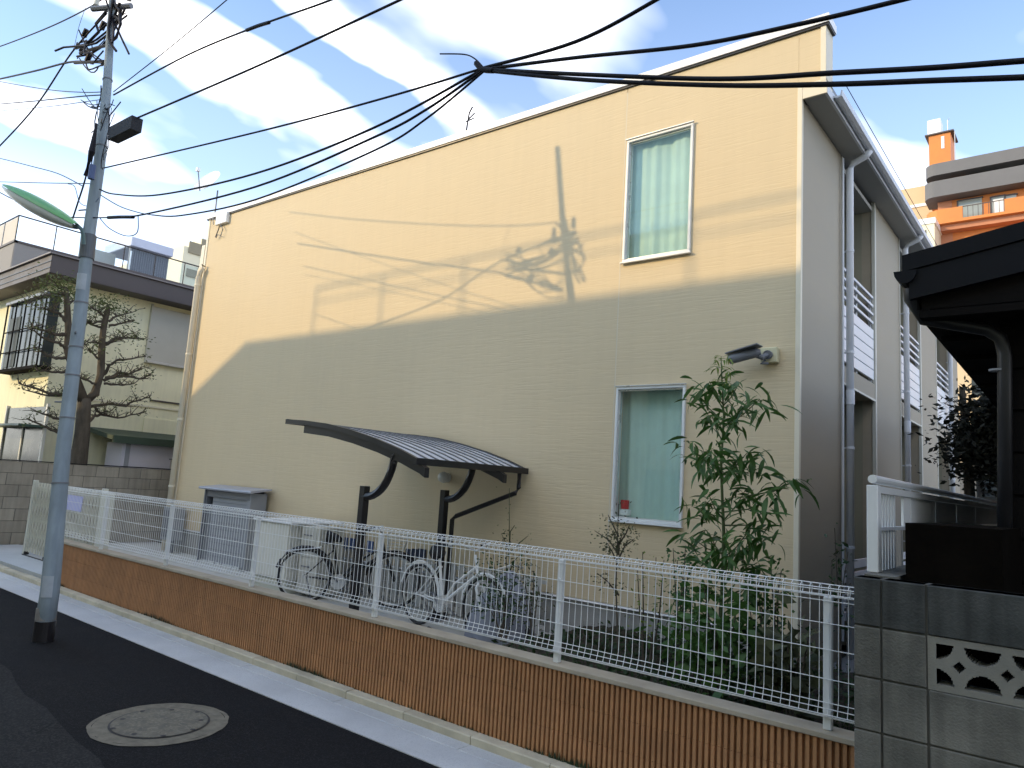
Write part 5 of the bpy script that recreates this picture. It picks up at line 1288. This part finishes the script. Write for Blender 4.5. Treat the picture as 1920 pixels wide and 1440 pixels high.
for _ in range(5200):
    x_ = rg.uniform(-3.8, -.85); y_ = rg.uniform(3.82, 6.4); dens = .5+.5*math.sin(x_*3.1+1)*math.sin(y_*2.7)
    if rg.random() > .35+.65*dens: continue
    hgt = rg.uniform(.02, .16)*(1.6 if rg.random() < .08 else 1)
    leafcl(gc, Vector((x_, y_, .26+hgt*.5)), .05, 1, .06, rg)
for _ in range(1500):
    x_ = rg.uniform(-3.8, -.85); y_ = rg.uniform(3.8, 6.3); h = rg.uniform(.08, .24); b0 = Vector((x_, y_, .2)); tip = b0+Vector((rg.gauss(0, .05), rg.gauss(0, .05), h))
    gc.add([b0+Vector((-.004, 0, 0)), b0+Vector((.004, 0, 0)), tip], [(0, 1, 2)])
tag(gc.build('ground_cover', mat('ground_cover_leaf', (0.035, 0.07, 0.02), 0.6, 0.4, 11, trans=.2, col2=(0.015, 0.035, 0.012)), kind='stuff'), 'dark green ground cover in the garden bed behind the mesh fence', 'plants')
# dark tree hanging in the alley
at = thing('alley_tree', 'dark shaggy tree crown in the alley below the black eaves', 'tree', (-1.15, 9.3, 0))
rr = random.Random(21); fo = MB()
MB().tube([(-1.0, 9.6, 0), (-1.05, 9.4, 1.6), (-1.1, 9.3, 3.0)], [.08, .06, .03], 7).build('trunk', M_bark, at)
for _ in range(46):
    c = onY(rr.uniform(1850, 1892), rr.triangular(725, 915, 830), 9.3+rr.uniform(-.5, .5)); leafcl(fo, c, .42, 170, .08, rr)
fo.build('crown', mat('dark_leaf', (0.018, 0.02, 0.012), 0.7, 0.4, 11), at, kind='stuff')

# ------------------------------------------------------------------ the houses over the road whose shade falls on the gable
CY_ = -5.6; dY = GY-CY_; shx = dY*math.tan(SUN_AZ); dz = dY/math.cos(SUN_AZ)*math.tan(SUN_EL)
xa = -11.12-shx; za = 3.71+dz
os_ = thing('house_across_road', 'three storey house across the road that shades the beige gable', 'building', (-8, -9, 0))
sl2 = .7/1.37
xb0 = xa-za/sl2 if False else xa-7.0
MB().prism([(xa-9, 0), (18, 0), (18, za), (xa, za), (xa-1.6, za-.85), (xa-6.0, za-3.6), (xa-9, za-5.6)], 1, CY_-9, CY_).build('wall', M_yel, os_)
zr2 = 4.56+dz
MB().tube([(xa+1.6, CY_-.3, zr2), (14, CY_-.3, zr2)], .02, 6).tube([(xa+1.6, CY_-.3, zr2-.22), (14, CY_-.3, zr2-.22)], .012, 6).build('roof_railing', M_grey, os_)
for k in range(14): MB().tube([(xa+1.6+1.55*k, CY_-.3, za), (xa+1.6+1.55*k, CY_-.3, zr2)], .018, 5).build('rail_post', M_grey, os_)
for i in range(3):
    for j in range(8): MB().box(-18+4*j, CY_, 1.0+3*i, -16.4+4*j, CY_+.03, 2.3+3*i).build('window', M_dglass, os_)
